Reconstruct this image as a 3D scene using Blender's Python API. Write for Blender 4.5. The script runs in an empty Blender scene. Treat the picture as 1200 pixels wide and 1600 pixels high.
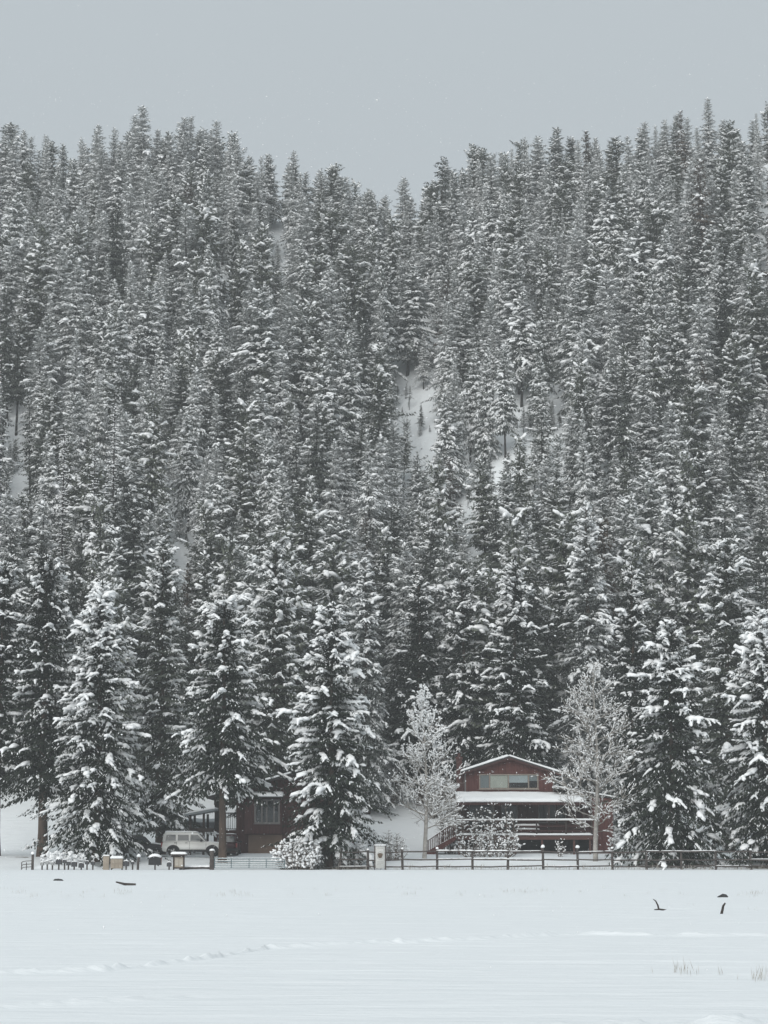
import bpy, bmesh, math, random
import numpy as np
from mathutils import Vector, Matrix

# ------------------------------------------------------------------ camera, sky, sun, exposure
S = bpy.context.scene
COL = S.collection
FPX = 3560.0                 # focal length in pixels of the 1200 x 1600 photograph
CAMZ = 1.7
HORIZON = 1322.0
PITCH = math.atan((HORIZON - 800.0) / FPX)

cam_data = bpy.data.cameras.new('camera')
cam = bpy.data.objects.new('camera', cam_data)
COL.objects.link(cam)
cam_data.sensor_fit = 'VERTICAL'
cam_data.sensor_height = 32.0
cam_data.lens = 32.0 * FPX / 1600.0
cam_data.clip_start = 0.1
cam_data.clip_end = 3000.0
cam.location = (0, 0, CAMZ)
cam.rotation_euler = (math.pi / 2 + PITCH, 0, 0)
S.camera = cam

SUN_EL, SUN_AZ = math.radians(31), math.radians(206)     # behind the cloud, over the photographer's shoulder
world = bpy.data.worlds.new('World')
S.world = world
world.use_nodes = True
nt = world.node_tree
nt.nodes.clear()
n_out = nt.nodes.new('ShaderNodeOutputWorld')
n_bg = nt.nodes.new('ShaderNodeBackground')
n_sky = nt.nodes.new('ShaderNodeTexSky')
n_sky.sky_type = 'NISHITA'
n_sky.sun_disc = False
n_sky.sun_elevation = SUN_EL
n_sky.sun_rotation = SUN_AZ
n_sky.dust_density = 6.0
n_sat = nt.nodes.new('ShaderNodeHueSaturation')
n_sat.inputs['Saturation'].default_value = 0.25
n_sat.inputs['Value'].default_value = 0.9
nt.links.new(n_sky.outputs[0], n_sat.inputs['Color'])
# overcast cloud deck: brightest overhead, a third of that at the horizon (CIE overcast), same all round
n_tc = nt.nodes.new('ShaderNodeTexCoord')
n_sep = nt.nodes.new('ShaderNodeSeparateXYZ')
nt.links.new(n_tc.outputs['Generated'], n_sep.inputs[0])
n_ramp = nt.nodes.new('ShaderNodeMapRange')
n_ramp.inputs['From Min'].default_value = 0.0
n_ramp.inputs['From Max'].default_value = 1.0
n_ramp.inputs['To Min'].default_value = 5.45
n_ramp.inputs['To Max'].default_value = 7.6
nt.links.new(n_sep.outputs['Z'], n_ramp.inputs['Value'])
n_cl = nt.nodes.new('ShaderNodeMix')
n_cl.data_type = 'RGBA'
n_cl.blend_type = 'MULTIPLY'
n_cl.inputs[0].default_value = 1.0
n_cl.inputs[6].default_value = (0.90, 1.0, 1.065, 1)
nt.links.new(n_ramp.outputs[0], n_cl.inputs[7])
n_mix = nt.nodes.new('ShaderNodeMix')
n_mix.data_type = 'RGBA'
n_mix.inputs[0].default_value = 0.90
nt.links.new(n_sat.outputs[0], n_mix.inputs[6])
nt.links.new(n_cl.outputs[2], n_mix.inputs[7])
nt.links.new(n_mix.outputs[2], n_bg.inputs['Color'])
n_bg.inputs['Strength'].default_value = 0.088
nt.links.new(n_bg.outputs[0], n_out.inputs['Surface'])

sun_data = bpy.data.lights.new('sun', 'SUN')
sun_data.energy = 1.9
sun_data.angle = math.radians(60)
sun_data.color = (1.0, 0.975, 0.94)
sun = bpy.data.objects.new('sun', sun_data)
COL.objects.link(sun)
sd = Vector((math.sin(SUN_AZ) * math.cos(SUN_EL), math.cos(SUN_AZ) * math.cos(SUN_EL), math.sin(SUN_EL)))
sun.rotation_euler = sd.to_track_quat('Z', 'Y').to_euler()
sun.location = (0, -20, 60)

S.view_settings.view_transform = 'Standard'
S.view_settings.look = 'None'
S.view_settings.gamma = 1.0
S.view_settings.exposure = 0.06
S.view_settings.use_curve_mapping = False
S.cycles.max_bounces = 6
S.cycles.diffuse_bounces = 3
S.cycles.glossy_bounces = 2
S.cycles.transmission_bounces = 4
S.cycles.volume_bounces = 1
S.cycles.use_denoising = True
HAZE_DENSITY = 0.00031

# ------------------------------------------------------------------ helpers
CT, ST = math.cos(PITCH), math.sin(PITCH)


def P(px, py, Y):
    """World point seen at pixel (px, py) of the photograph at distance Y."""
    dx, dy = (px - 600.0) / FPX, (800.0 - py) / FPX
    k = Y / (CT - dy * ST)
    return Vector((dx * k, Y, CAMZ + k * (ST + dy * CT)))


def px_of(X, Y, Z):
    """Pixel of world points (numpy ok)."""
    z = Z - CAMZ
    d = Y * CT + z * ST
    v = -Y * ST + z * CT
    return 600.0 + FPX * X / d, 800.0 - FPX * v / d


def vnoise(x, y, seed=0):
    xi, yi = np.floor(x), np.floor(y)
    xf, yf = x - xi, y - yi

    def hsh(a, b):
        h = np.sin(a * 127.1 + b * 311.7 + seed * 74.7) * 43758.5453
        return h - np.floor(h)
    u, v = xf * xf * (3 - 2 * xf), yf * yf * (3 - 2 * yf)
    a, b = hsh(xi, yi), hsh(xi + 1, yi)
    c, d = hsh(xi, yi + 1), hsh(xi + 1, yi + 1)
    return (a * (1 - u) + b * u) * (1 - v) + (c * (1 - u) + d * u) * v - 0.5


def fbm(x, y, seed=0, oct=4):
    s, a = 0, 1.0
    for k in range(oct):
        s = s + a * vnoise(x * 2 ** k, y * 2 ** k, seed + k * 13)
        a *= 0.5
    return s


class MB:
    """Collects numpy geometry into one mesh."""

    def __init__(self):
        self.v, self.f, self.n = [], [], 0

    def add(self, V, F, mat=0, smooth=False):
        V = np.asarray(V, dtype=np.float64).reshape(-1, 3)
        F = np.asarray(F, dtype=np.int64)
        self.v.append(V)
        self.f.append((F + self.n, mat, smooth))
        self.n += len(V)

    def merge(self, other):
        for V in other.v:
            self.v.append(V)
        for F, m, s in other.f:
            self.f.append((F + self.n, m, s))
        self.n += other.n

    def mesh(self, name, mats):
        me = bpy.data.meshes.new(name)
        V = np.concatenate(self.v)
        me.vertices.add(len(V))
        me.vertices.foreach_set('co', V.ravel())
        loops = np.concatenate([F.ravel() for F, m, s in self.f])
        tot = np.concatenate([np.full(len(F), F.shape[1]) for F, m, s in self.f])
        mi = np.concatenate([np.full(len(F), m) for F, m, s in self.f])
        sm = np.concatenate([np.full(len(F), s) for F, m, s in self.f])
        me.loops.add(len(loops))
        me.loops.foreach_set('vertex_index', loops.astype(np.int32))
        me.polygons.add(len(tot))
        st = np.concatenate([[0], np.cumsum(tot)[:-1]])
        me.polygons.foreach_set('loop_start', st.astype(np.int32))
        me.polygons.foreach_set('loop_total', tot.astype(np.int32))
        me.polygons.foreach_set('material_index', mi.astype(np.int32))
        me.polygons.foreach_set('use_smooth', sm.astype(bool))
        for m in mats:
            me.materials.append(m)
        me.update(calc_edges=True)
        return me

    # simple solids
    def box(self, x0, x1, y0, y1, z0, z1, mat=0):
        V = [(x, y, z) for z in (z0, z1) for y in (y0, y1) for x in (x0, x1)]
        F = [(0, 2, 3, 1), (4, 5, 7, 6), (0, 1, 5, 4), (2, 6, 7, 3), (0, 4, 6, 2), (1, 3, 7, 5)]
        self.add(V, F, mat)

    def prism(self, poly, y0, y1, mat=0, axis='y'):
        """Polygon (x, z) counter-clockwise seen from -y, swept from y0 to y1."""
        n = len(poly)
        if axis == 'y':
            V = [(x, y0, z) for x, z in poly] + [(x, y1, z) for x, z in poly]
        else:
            V = [(y0, x, z) for x, z in poly] + [(y1, x, z) for x, z in poly]
        for i in range(n):
            j = (i + 1) % n
            self.add([V[i], V[j], V[j + n], V[i + n]], [(0, 3, 2, 1)] if axis == 'y' else [(0, 1, 2, 3)], mat)
        for base, flip in ((0, axis != 'y'), (n, axis == 'y')):
            idx = list(range(n))
            if flip:
                idx = idx[::-1]
            self.add([V[base + i] for i in range(n)], [tuple(idx)], mat)

    def tube(self, pts, rad, n=6, mat=0, smooth=True, cap=True):
        pts = np.asarray(pts, float)
        rad = np.broadcast_to(np.asarray(rad, float), (len(pts),))
        T = np.gradient(pts, axis=0)
        T /= np.linalg.norm(T, axis=1)[:, None] + 1e-9
        ref = np.array([0, 0, 1.0]) if abs(T[0][2]) < 0.9 else np.array([0, 1.0, 0])
        A = np.cross(T, ref)
        A /= np.linalg.norm(A, axis=1)[:, None] + 1e-9
        B = np.cross(A, T)
        ang = np.arange(n) / n * 2 * np.pi
        V = pts[:, None, :] + rad[:, None, None] * (np.cos(ang)[None, :, None] * A[:, None, :] + np.sin(ang)[None, :, None] * B[:, None, :])
        V = V.reshape(-1, 3)
        F = []
        for i in range(len(pts) - 1):
            for k in range(n):
                F.append((i * n + k, i * n + (k + 1) % n, (i + 1) * n + (k + 1) % n, (i + 1) * n + k))
        self.add(V, F, mat, smooth)
        if cap:
            self.add(V[:n], [tuple(range(n))[::-1]], mat)
            self.add(V[-n:], [tuple(range(n))], mat)


def _ball(nu=8, nv=5):
    V, F = [(0, 0, -1)], []
    for j in range(1, nv):
        a = -math.pi / 2 + math.pi * j / nv
        for i in range(nu):
            b = 2 * math.pi * i / nu
            V.append((math.cos(a) * math.cos(b), math.cos(a) * math.sin(b), math.sin(a)))
    V.append((0, 0, 1))
    top = len(V) - 1
    for i in range(nu):
        F.append((0, 1 + (i + 1) % nu, 1 + i))
        o = 1 + (nv - 2) * nu
        F.append((top, o + i, o + (i + 1) % nu))
    for j in range(nv - 2):
        for i in range(nu):
            a, b = 1 + j * nu + i, 1 + j * nu + (i + 1) % nu
            F.append((a, b, b + nu))
            F.append((a, b + nu, a + nu))
    return np.array(V), np.array(F)


BALL = _ball()
BALL_LO = _ball(6, 4)


def blobs(mb, C, A, L, W, H, rng, mat, tmpl=BALL, rough=0.22):
    """Many lumpy ellipsoids: centre C, long axis A, half sizes L W H."""
    C, A = np.asarray(C), np.asarray(A)
    if len(C) == 0:
        return
    A = A / (np.linalg.norm(A, axis=1)[:, None] + 1e-9)
    up = np.array([0, 0, 1.0])
    B = np.cross(up, A)
    B /= np.linalg.norm(B, axis=1)[:, None] + 1e-6
    N = np.cross(A, B)
    V0, F0 = tmpl
    m = len(V0)
    r = 1 + rough * (rng.random((len(C), m)) * 2 - 1)
    V = V0[None] * r[:, :, None]
    V[:, :, 2] = np.where(V[:, :, 2] < 0, V[:, :, 2] * 0.5, V[:, :, 2])
    out = C[:, None, :] + V[:, :, 0:1] * (A * L[:, None])[:, None, :] + V[:, :, 1:2] * (B * W[:, None])[:, None, :] + V[:, :, 2:3] * (N * H[:, None])[:, None, :]
    F = F0[None] + (np.arange(len(C)) * m)[:, None, None]
    mb.add(out.reshape(-1, 3), F.reshape(-1, 3), mat, True)


def tents(mb, P0, D, L, W, drop, mat, side=None, sag=0.0):
    """Leaf-like tented diamonds along D from P0."""
    D = D / (np.linalg.norm(D, axis=1)[:, None] + 1e-9)
    if side is None:
        side = np.cross(D, np.array([0, 0, 1.0]))
    side = side / (np.linalg.norm(side, axis=1)[:, None] + 1e-6)
    up = np.cross(side, D)
    P1 = P0 + D * L[:, None]
    P1[:, 2] -= sag * L
    mid = P0 + D * (L * 0.45)[:, None]
    mid[:, 2] -= 0.1 * sag * L
    a = mid + side * W[:, None] - up * drop[:, None]
    b = mid - side * W[:, None] - up * drop[:, None]
    n = len(P0)
    V = np.stack([P0, a, P1, b], axis=1).reshape(-1, 3)
    o = (np.arange(n) * 4)[:, None]
    F = np.concatenate([o + np.array([[0, 1, 2]]), o + np.array([[0, 2, 3]])])
    mb.add(V, F, mat)


def tag(o, label=None, cat=None, group=None, kind=None):
    if label:
        o['label'] = label
    if cat:
        o['category'] = cat
    if group:
        o['group'] = group
    if kind:
        o['kind'] = kind
    return o


def link(name, me, parent=None, loc=None):
    o = bpy.data.objects.new(name, me)
    COL.objects.link(o)
    if parent is not None:
        o.parent = parent
    if loc is not None:
        o.location = loc
    return o


def obj(name, mb, mats, parent=None, loc=None):
    if not isinstance(mats, (list, tuple)):
        mats = [mats]
    return link(name, mb.mesh(name, mats), parent, loc)


def thing(name, label, cat, loc=(0, 0, 0), rz=0, group=None):
    o = bpy.data.objects.new(name, None)
    COL.objects.link(o)
    o.empty_display_size = 0.3
    o.location = loc
    o.rotation_euler = (0, 0, rz)
    return tag(o, label, cat, group)


def clone(root, loc, rz, sc, label, group):
    r = root.copy()
    COL.objects.link(r)
    r.location, r.rotation_euler, r.scale = loc, (0, 0, rz), (sc[0], sc[0], sc[1])
    r['label'] = label
    if group:
        r['group'] = group
    for ch in root.children:
        c = ch.copy()
        COL.objects.link(c)
        c.parent = r
        for g in ch.children:
            d = g.copy()
            COL.objects.link(d)
            d.parent = c
    return r


# ------------------------------------------------------------------ materials
def mat(name, col, rough=0.8, var=0.25, scale=4.0, col2=None, bump=0.0, bscale=None, stretch=None, metal=0.0, spec=0.3, detail=4.0):
    m = bpy.data.materials.new(name)
    m.use_nodes = True
    t = m.node_tree
    b = t.nodes['Principled BSDF']
    b.inputs['Roughness'].default_value = rough
    b.inputs['Metallic'].default_value = metal
    b.inputs['Specular IOR Level'].default_value = spec
    tc = t.nodes.new('ShaderNodeTexCoord')
    mp = t.nodes.new('ShaderNodeMapping')
    if stretch:
        mp.inputs['Scale'].default_value = stretch
    t.links.new(tc.outputs['Object'], mp.inputs['Vector'])
    nz = t.nodes.new('ShaderNodeTexNoise')
    nz.inputs['Scale'].default_value = scale
    nz.inputs['Detail'].default_value = detail
    t.links.new(mp.outputs[0], nz.inputs['Vector'])
    mx = t.nodes.new('ShaderNodeMix')
    mx.data_type = 'RGBA'
    if col2 is None:
        lo = tuple(c * (1 - var) for c in col)
        hi = tuple(min(1, c * (1 + var)) for c in col)
    else:
        lo, hi = col, col2
    mx.inputs[6].default_value = (*lo, 1)
    mx.inputs[7].default_value = (*hi, 1)
    mr = t.nodes.new('ShaderNodeMapRange')
    mr.inputs['From Min'].default_value = 0.3
    mr.inputs['From Max'].default_value = 0.7
    t.links.new(nz.outputs['Fac'], mr.inputs['Value'])
    t.links.new(mr.outputs[0], mx.inputs[0])
    t.links.new(mx.outputs[2], b.inputs['Base Color'])
    if bump:
        bp = t.nodes.new('ShaderNodeBump')
        bp.inputs['Strength'].default_value = bump
        bp.inputs['Distance'].default_value = 0.05
        nb = t.nodes.new('ShaderNodeTexNoise')
        nb.inputs['Scale'].default_value = bscale or scale * 3
        nb.inputs['Detail'].default_value = 5
        t.links.new(mp.outputs[0], nb.inputs['Vector'])
        t.links.new(nb.outputs['Fac'], bp.inputs['Height'])
        t.links.new(bp.outputs[0], b.inputs['Normal'])
    return m


M = {}
M['snow'] = mat('snow', (0.90, 0.91, 0.915), 0.75, 0.03, 1.5, bump=0.25, bscale=9, spec=0.2)
M['snow_roof'] = mat('roof_snow', (0.87, 0.885, 0.89), 0.75, 0.03, 1.5, bump=0.3, bscale=5, spec=0.2)
M['needles'] = mat('needles', (0.012, 0.017, 0.012), 0.75, 0, 3.0, col2=(0.030, 0.039, 0.027), spec=0.2)
M['needles_olive'] = mat('olive_needles', (0.075, 0.085, 0.066), 0.75, 0, 3.0, col2=(0.165, 0.18, 0.145), spec=0.2)
M['needles_wood'] = mat('wood_edge_needles', (0.042, 0.050, 0.039), 0.75, 0, 3.0, col2=(0.092, 0.104, 0.082), spec=0.2)
M['needles_pale'] = mat('pale_needles', (0.085, 0.095, 0.088), 0.8, 0, 3.0, col2=(0.17, 0.182, 0.17), spec=0.2)
M['needles_grey'] = mat('grey_needles', (0.29, 0.30, 0.29), 0.8, 0, 3.0, col2=(0.54, 0.555, 0.545), spec=0.2)  # hoar frost, and distance haze put into the pale colour
M['needles_hill'] = mat('frost_haze_needles', (0.125, 0.138, 0.126), 0.8, 0, 3.0, col2=(0.26, 0.278, 0.258), spec=0.2)  # lightened for frost and for the haze over the hill
M['needles_slope'] = mat('dark_slope_needles', (0.055, 0.063, 0.055), 0.8, 0, 3.0, col2=(0.115, 0.127, 0.110), spec=0.2)  # darker needles of the spruces with little snow
M['needles_dead'] = mat('rusty_needles', (0.075, 0.058, 0.045), 0.8, 0, 3.0, col2=(0.12, 0.092, 0.07), spec=0.2)
M['bark'] = mat('bark', (0.055, 0.042, 0.035), 0.9, 0, 3.0, col2=(0.12, 0.085, 0.065), bump=0.8, bscale=14, stretch=(1, 1, 0.25))
M['bark_dark'] = mat('dark_bark', (0.028, 0.025, 0.024), 0.9, 0.4, 3.0, bump=0.6, stretch=(1, 1, 0.25))
M['twig'] = mat('twig_bark', (0.15, 0.125, 0.105), 0.9, 0.3, 2.0)
M['frost_twig'] = mat('frosted_twigs', (0.19, 0.168, 0.145), 0.9, 0, 2.0, col2=(0.42, 0.40, 0.37))
M['twig_pale'] = mat('pale_bark', (0.24, 0.225, 0.205), 0.85, 0, 2.5, col2=(0.42, 0.40, 0.375), bump=0.3, stretch=(1, 1, 2.0))
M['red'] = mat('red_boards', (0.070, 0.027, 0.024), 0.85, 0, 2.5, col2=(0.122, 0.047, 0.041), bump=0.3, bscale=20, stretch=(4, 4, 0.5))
M['red_dark_shaded'] = mat('shaded_dark_red_boards', (0.046, 0.021, 0.020), 0.85, 0, 2.5, col2=(0.076, 0.033, 0.031), bump=0.3, bscale=20, stretch=(4, 4, 0.5))  # dark red paint, darkened further for tree and porch shade
M['deckwood'] = mat('deck_wood', (0.075, 0.040, 0.034), 0.85, 0, 2.5, col2=(0.115, 0.058, 0.05), bump=0.3, stretch=(0.5, 4, 4))
M['darkwood'] = mat('dark_wood', (0.045, 0.034, 0.030), 0.85, 0.35, 3.0, bump=0.3)
M['trim'] = mat('grey_tan_trim', (0.24, 0.205, 0.175), 0.7, 0.12, 3.0)
M['trim_grey'] = mat('grey_trim', (0.15, 0.14, 0.135), 0.7, 0.15, 3.0)
M['fence'] = mat('weathered_fence', (0.050, 0.043, 0.042), 0.9, 0, 4.0, col2=(0.10, 0.085, 0.078), bump=0.4, bscale=18)
M['tan'] = mat('tan_panel', (0.17, 0.12, 0.09), 0.85, 0, 1.2, col2=(0.22, 0.155, 0.12), bump=0.1)
M['tanbox'] = mat('tan_paint', (0.30, 0.255, 0.205), 0.7, 0.12, 3.0)
M['cream'] = mat('cream_paper', (0.40, 0.37, 0.32), 0.8, 0.1, 5.0)
M['blind'] = mat('cream_blind', (0.82, 0.82, 0.72), 0.7, 0.05, 2.0)
M['blind_blue'] = mat('blue_white_blind', (0.74, 0.80, 0.82), 0.7, 0.05, 2.0)
M['curtain'] = mat('grey_curtain', (0.32, 0.35, 0.36), 0.8, 0.1, 5.0, stretch=(6, 1, 0.3))
M['roofing'] = mat('dark_roofing', (0.05, 0.045, 0.045), 0.9, 0.2, 6.0)
M['greywall'] = mat('grey_wall', (0.13, 0.14, 0.15), 0.85, 0.15, 1.5)
M['metalroof'] = mat('grey_metal_roof', (0.30, 0.33, 0.345), 0.6, 0.12, 1.0)
M['brick'] = mat('chimney_brick', (0.060, 0.028, 0.026), 0.9, 0, 8.0, col2=(0.10, 0.045, 0.04), bump=0.3)
M['black'] = mat('black_paint', (0.020, 0.021, 0.023), 0.6, 0.3, 3.0)
M['mailbox'] = mat('grey_mailbox_metal', (0.055, 0.057, 0.062), 0.55, 0.3, 6.0, metal=0.2)
M['mailbox_pale'] = mat('pale_mailbox_metal', (0.30, 0.31, 0.31), 0.55, 0.2, 6.0, metal=0.2)
M['gate'] = mat('blue_grey_gate_paint', (0.13, 0.185, 0.20), 0.6, 0.2, 6.0)
M['carwhite'] = mat('white_car_paint', (0.82, 0.82, 0.79), 0.35, 0.04, 2.0, spec=0.5)
M['cardark'] = mat('dark_car_paint', (0.030, 0.026, 0.028), 0.35, 0.2, 2.0, spec=0.5)
M['carred'] = mat('maroon_car_paint', (0.055, 0.020, 0.022), 0.35, 0.2, 2.0, spec=0.5)
M['tyre'] = mat('tyre_rubber', (0.022, 0.022, 0.023), 0.9, 0.2, 5.0)
M['rim'] = mat('wheel_metal', (0.33, 0.33, 0.33), 0.4, 0.15, 5.0, metal=0.7)
M['trimblack'] = mat('black_plastic', (0.028, 0.028, 0.029), 0.7, 0.2, 5.0)
M['lampred'] = mat('tail_lamp_red', (0.22, 0.035, 0.03), 0.3, 0.1, 5.0)
M['lampclear'] = mat('clear_lamp', (0.55, 0.55, 0.53), 0.2, 0.1, 5.0)
M['amber'] = mat('amber_lamp', (0.45, 0.18, 0.04), 0.3, 0.1, 5.0)
M['sign'] = mat('white_sign_paint', (0.50, 0.50, 0.48), 0.6, 0.05, 3.0)
M['signgrey'] = mat('grey_print', (0.32, 0.32, 0.31), 0.7, 0.1, 3.0)
M['emblem'] = mat('brown_emblem', (0.10, 0.072, 0.052), 0.7, 0.5, 14.0)
M['rock'] = mat('dark_rock', (0.05, 0.05, 0.052), 0.9, 0.4, 8.0, bump=0.5)
M['drift'] = mat('dead_wood', (0.055, 0.047, 0.043), 0.9, 0.35, 8.0, bump=0.5)
M['grass'] = mat('dry_grass', (0.44, 0.42, 0.38), 0.9, 0.25, 6.0)


def glass_mat(name, tint, rough=0.05):
    m = bpy.data.materials.new(name)
    m.use_nodes = True
    b = m.node_tree.nodes['Principled BSDF']
    b.inputs['Roughness'].default_value = rough
    b.inputs['Base Color'].default_value = (*tint, 1)
    b.inputs['Specular IOR Level'].default_value = 0.5
    nz = m.node_tree.nodes.new('ShaderNodeTexNoise')
    nz.inputs['Scale'].default_value = 1.2
    bp = m.node_tree.nodes.new('ShaderNodeBump')
    bp.inputs['Strength'].default_value = 0.08
    m.node_tree.links.new(nz.outputs['Fac'], bp.inputs['Height'])
    m.node_tree.links.new(bp.outputs[0], b.inputs['Normal'])
    return m


M['glass_dark'] = glass_mat('dark_glass', (0.025, 0.030, 0.033))
M['glass_car'] = glass_mat('car_glass', (0.055, 0.065, 0.068))


def window_glass():
    m = bpy.data.materials.new('window_glass')
    m.use_nodes = True
    t = m.node_tree
    t.nodes.clear()
    o = t.nodes.new('ShaderNodeOutputMaterial')
    tr = t.nodes.new('ShaderNodeBsdfTransparent')
    tr.inputs[0].default_value = (0.95, 0.97, 0.97, 1)
    gl = t.nodes.new('ShaderNodeBsdfGlossy')
    gl.inputs['Roughness'].default_value = 0.03
    fr = t.nodes.new('ShaderNodeFresnel')
    fr.inputs[0].default_value = 1.6
    mx = t.nodes.new('ShaderNodeMixShader')
    t.links.new(fr.outputs[0], mx.inputs[0])
    t.links.new(tr.outputs[0], mx.inputs[1])
    t.links.new(gl.outputs[0], mx.inputs[2])
    t.links.new(mx.outputs[0], o.inputs[0])
    return m


M['glass'] = window_glass()


def ground_mat():
    m = bpy.data.materials.new('snow_ground')
    m.use_nodes = True
    t = m.node_tree
    b = t.nodes['Principled BSDF']
    b.inputs['Roughness'].default_value = 0.7
    b.inputs['Specular IOR Level'].default_value = 0.2
    tc = t.nodes.new('ShaderNodeTexCoord')
    at = t.nodes.new('ShaderNodeAttribute')
    at.attribute_name = 'bare'
    nz = t.nodes.new('ShaderNodeTexNoise')
    nz.inputs['Scale'].default_value = 1.6
    nz.inputs['Detail'].default_value = 6
    t.links.new(tc.outputs['Object'], nz.inputs['Vector'])
    ad = t.nodes.new('ShaderNodeMath')
    ad.operation = 'ADD'
    t.links.new(at.outputs['Fac'], ad.inputs[0])
    t.links.new(nz.outputs['Fac'], ad.inputs[1])
    mr = t.nodes.new('ShaderNodeMapRange')
    mr.inputs['From Min'].default_value = 0.98
    mr.inputs['From Max'].default_value = 1.10
    t.links.new(ad.outputs[0], mr.inputs['Value'])
    n2 = t.nodes.new('ShaderNodeTexNoise')
    n2.inputs['Scale'].default_value = 7
    n2.inputs['Detail'].default_value = 5
    t.links.new(tc.outputs['Object'], n2.inputs['Vector'])
    dirt = t.nodes.new('ShaderNodeMix')
    dirt.data_type = 'RGBA'
    dirt.inputs[6].default_value = (0.045, 0.036, 0.028, 1)
    dirt.inputs[7].default_value = (0.19, 0.155, 0.12, 1)
    t.links.new(n2.outputs['Fac'], dirt.inputs[0])
    sn = t.nodes.new('ShaderNodeMix')
    sn.data_type = 'RGBA'
    sn.inputs[6].default_value = (0.78, 0.815, 0.83, 1)
    sn.inputs[7].default_value = (0.85, 0.875, 0.885, 1)
    t.links.new(nz.outputs['Fac'], sn.inputs[0])
    mx = t.nodes.new('ShaderNodeMix')
    mx.data_type = 'RGBA'
    t.links.new(mr.outputs[0], mx.inputs[0])
    t.links.new(sn.outputs[2], mx.inputs[6])
    t.links.new(dirt.outputs[2], mx.inputs[7])
    t.links.new(mx.outputs[2], b.inputs['Base Color'])
    # wind ripple relief, drawn out across the field
    mp = t.nodes.new('ShaderNodeMapping')
    mp.inputs['Scale'].default_value = (0.36, 1.3, 1)
    t.links.new(tc.outputs['Object'], mp.inputs['Vector'])
    n3 = t.nodes.new('ShaderNodeTexNoise')
    n3.inputs['Scale'].default_value = 1.3
    n3.inputs['Detail'].default_value = 7
    n3.inputs['Roughness'].default_value = 0.6
    t.links.new(mp.outputs[0], n3.inputs['Vector'])
    bp = t.nodes.new('ShaderNodeBump')
    bp.inputs['Strength'].default_value = 0.6
    bp.inputs['Distance'].default_value = 0.16
    t.links.new(n3.outputs['Fac'], bp.inputs['Height'])
    t.links.new(bp.outputs[0], b.inputs['Normal'])
    return m


M['ground'] = ground_mat()

# ------------------------------------------------------------------ terrain
RU = np.array([-900, -200, 0, 100, 220, 340, 400, 500, 560, 610, 660, 720, 750, 850, 950, 1080, 1200, 1400, 2100], float)
RT = np.array([165, 195, 188, 192, 172, 182, 214, 236, 252, 278, 252, 244, 206, 196, 180, 150, 122, 95, 70], float)
RTOP = np.interp(RU, [-900, 0, 100, 220, 340, 400, 500, 560, 610, 660, 720, 750, 850, 950, 1000, 1080, 1200, 2100], [195, 190, 192, 172, 185, 222, 245, 262, 288, 255, 252, 212, 208, 196, 198, 168, 146, 120])
HILL0 = 193.0


def sstep(a, b, x):
    t = np.clip((x - a) / (b - a), 0, 1)
    return t * t * (3 - 2 * t)


TRACK = np.array([(-60, 1522), (0, 1518), (170, 1512), (330, 1494), (420, 1477), (600, 1470), (760, 1464), (900, 1456), (1040, 1458), (1260, 1458)], float)
TRK = np.array([tuple(P(a, b, 1.7 * FPX / (b - HORIZON)))[:2] for a, b in TRACK])
TRACK2 = np.array([(-60, 1570), (0, 1567), (200, 1556), (390, 1546)], float)
TRK2 = np.array([tuple(P(a, b, 1.7 * FPX / (b - HORIZON)))[:2] for a, b in TRACK2])


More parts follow.
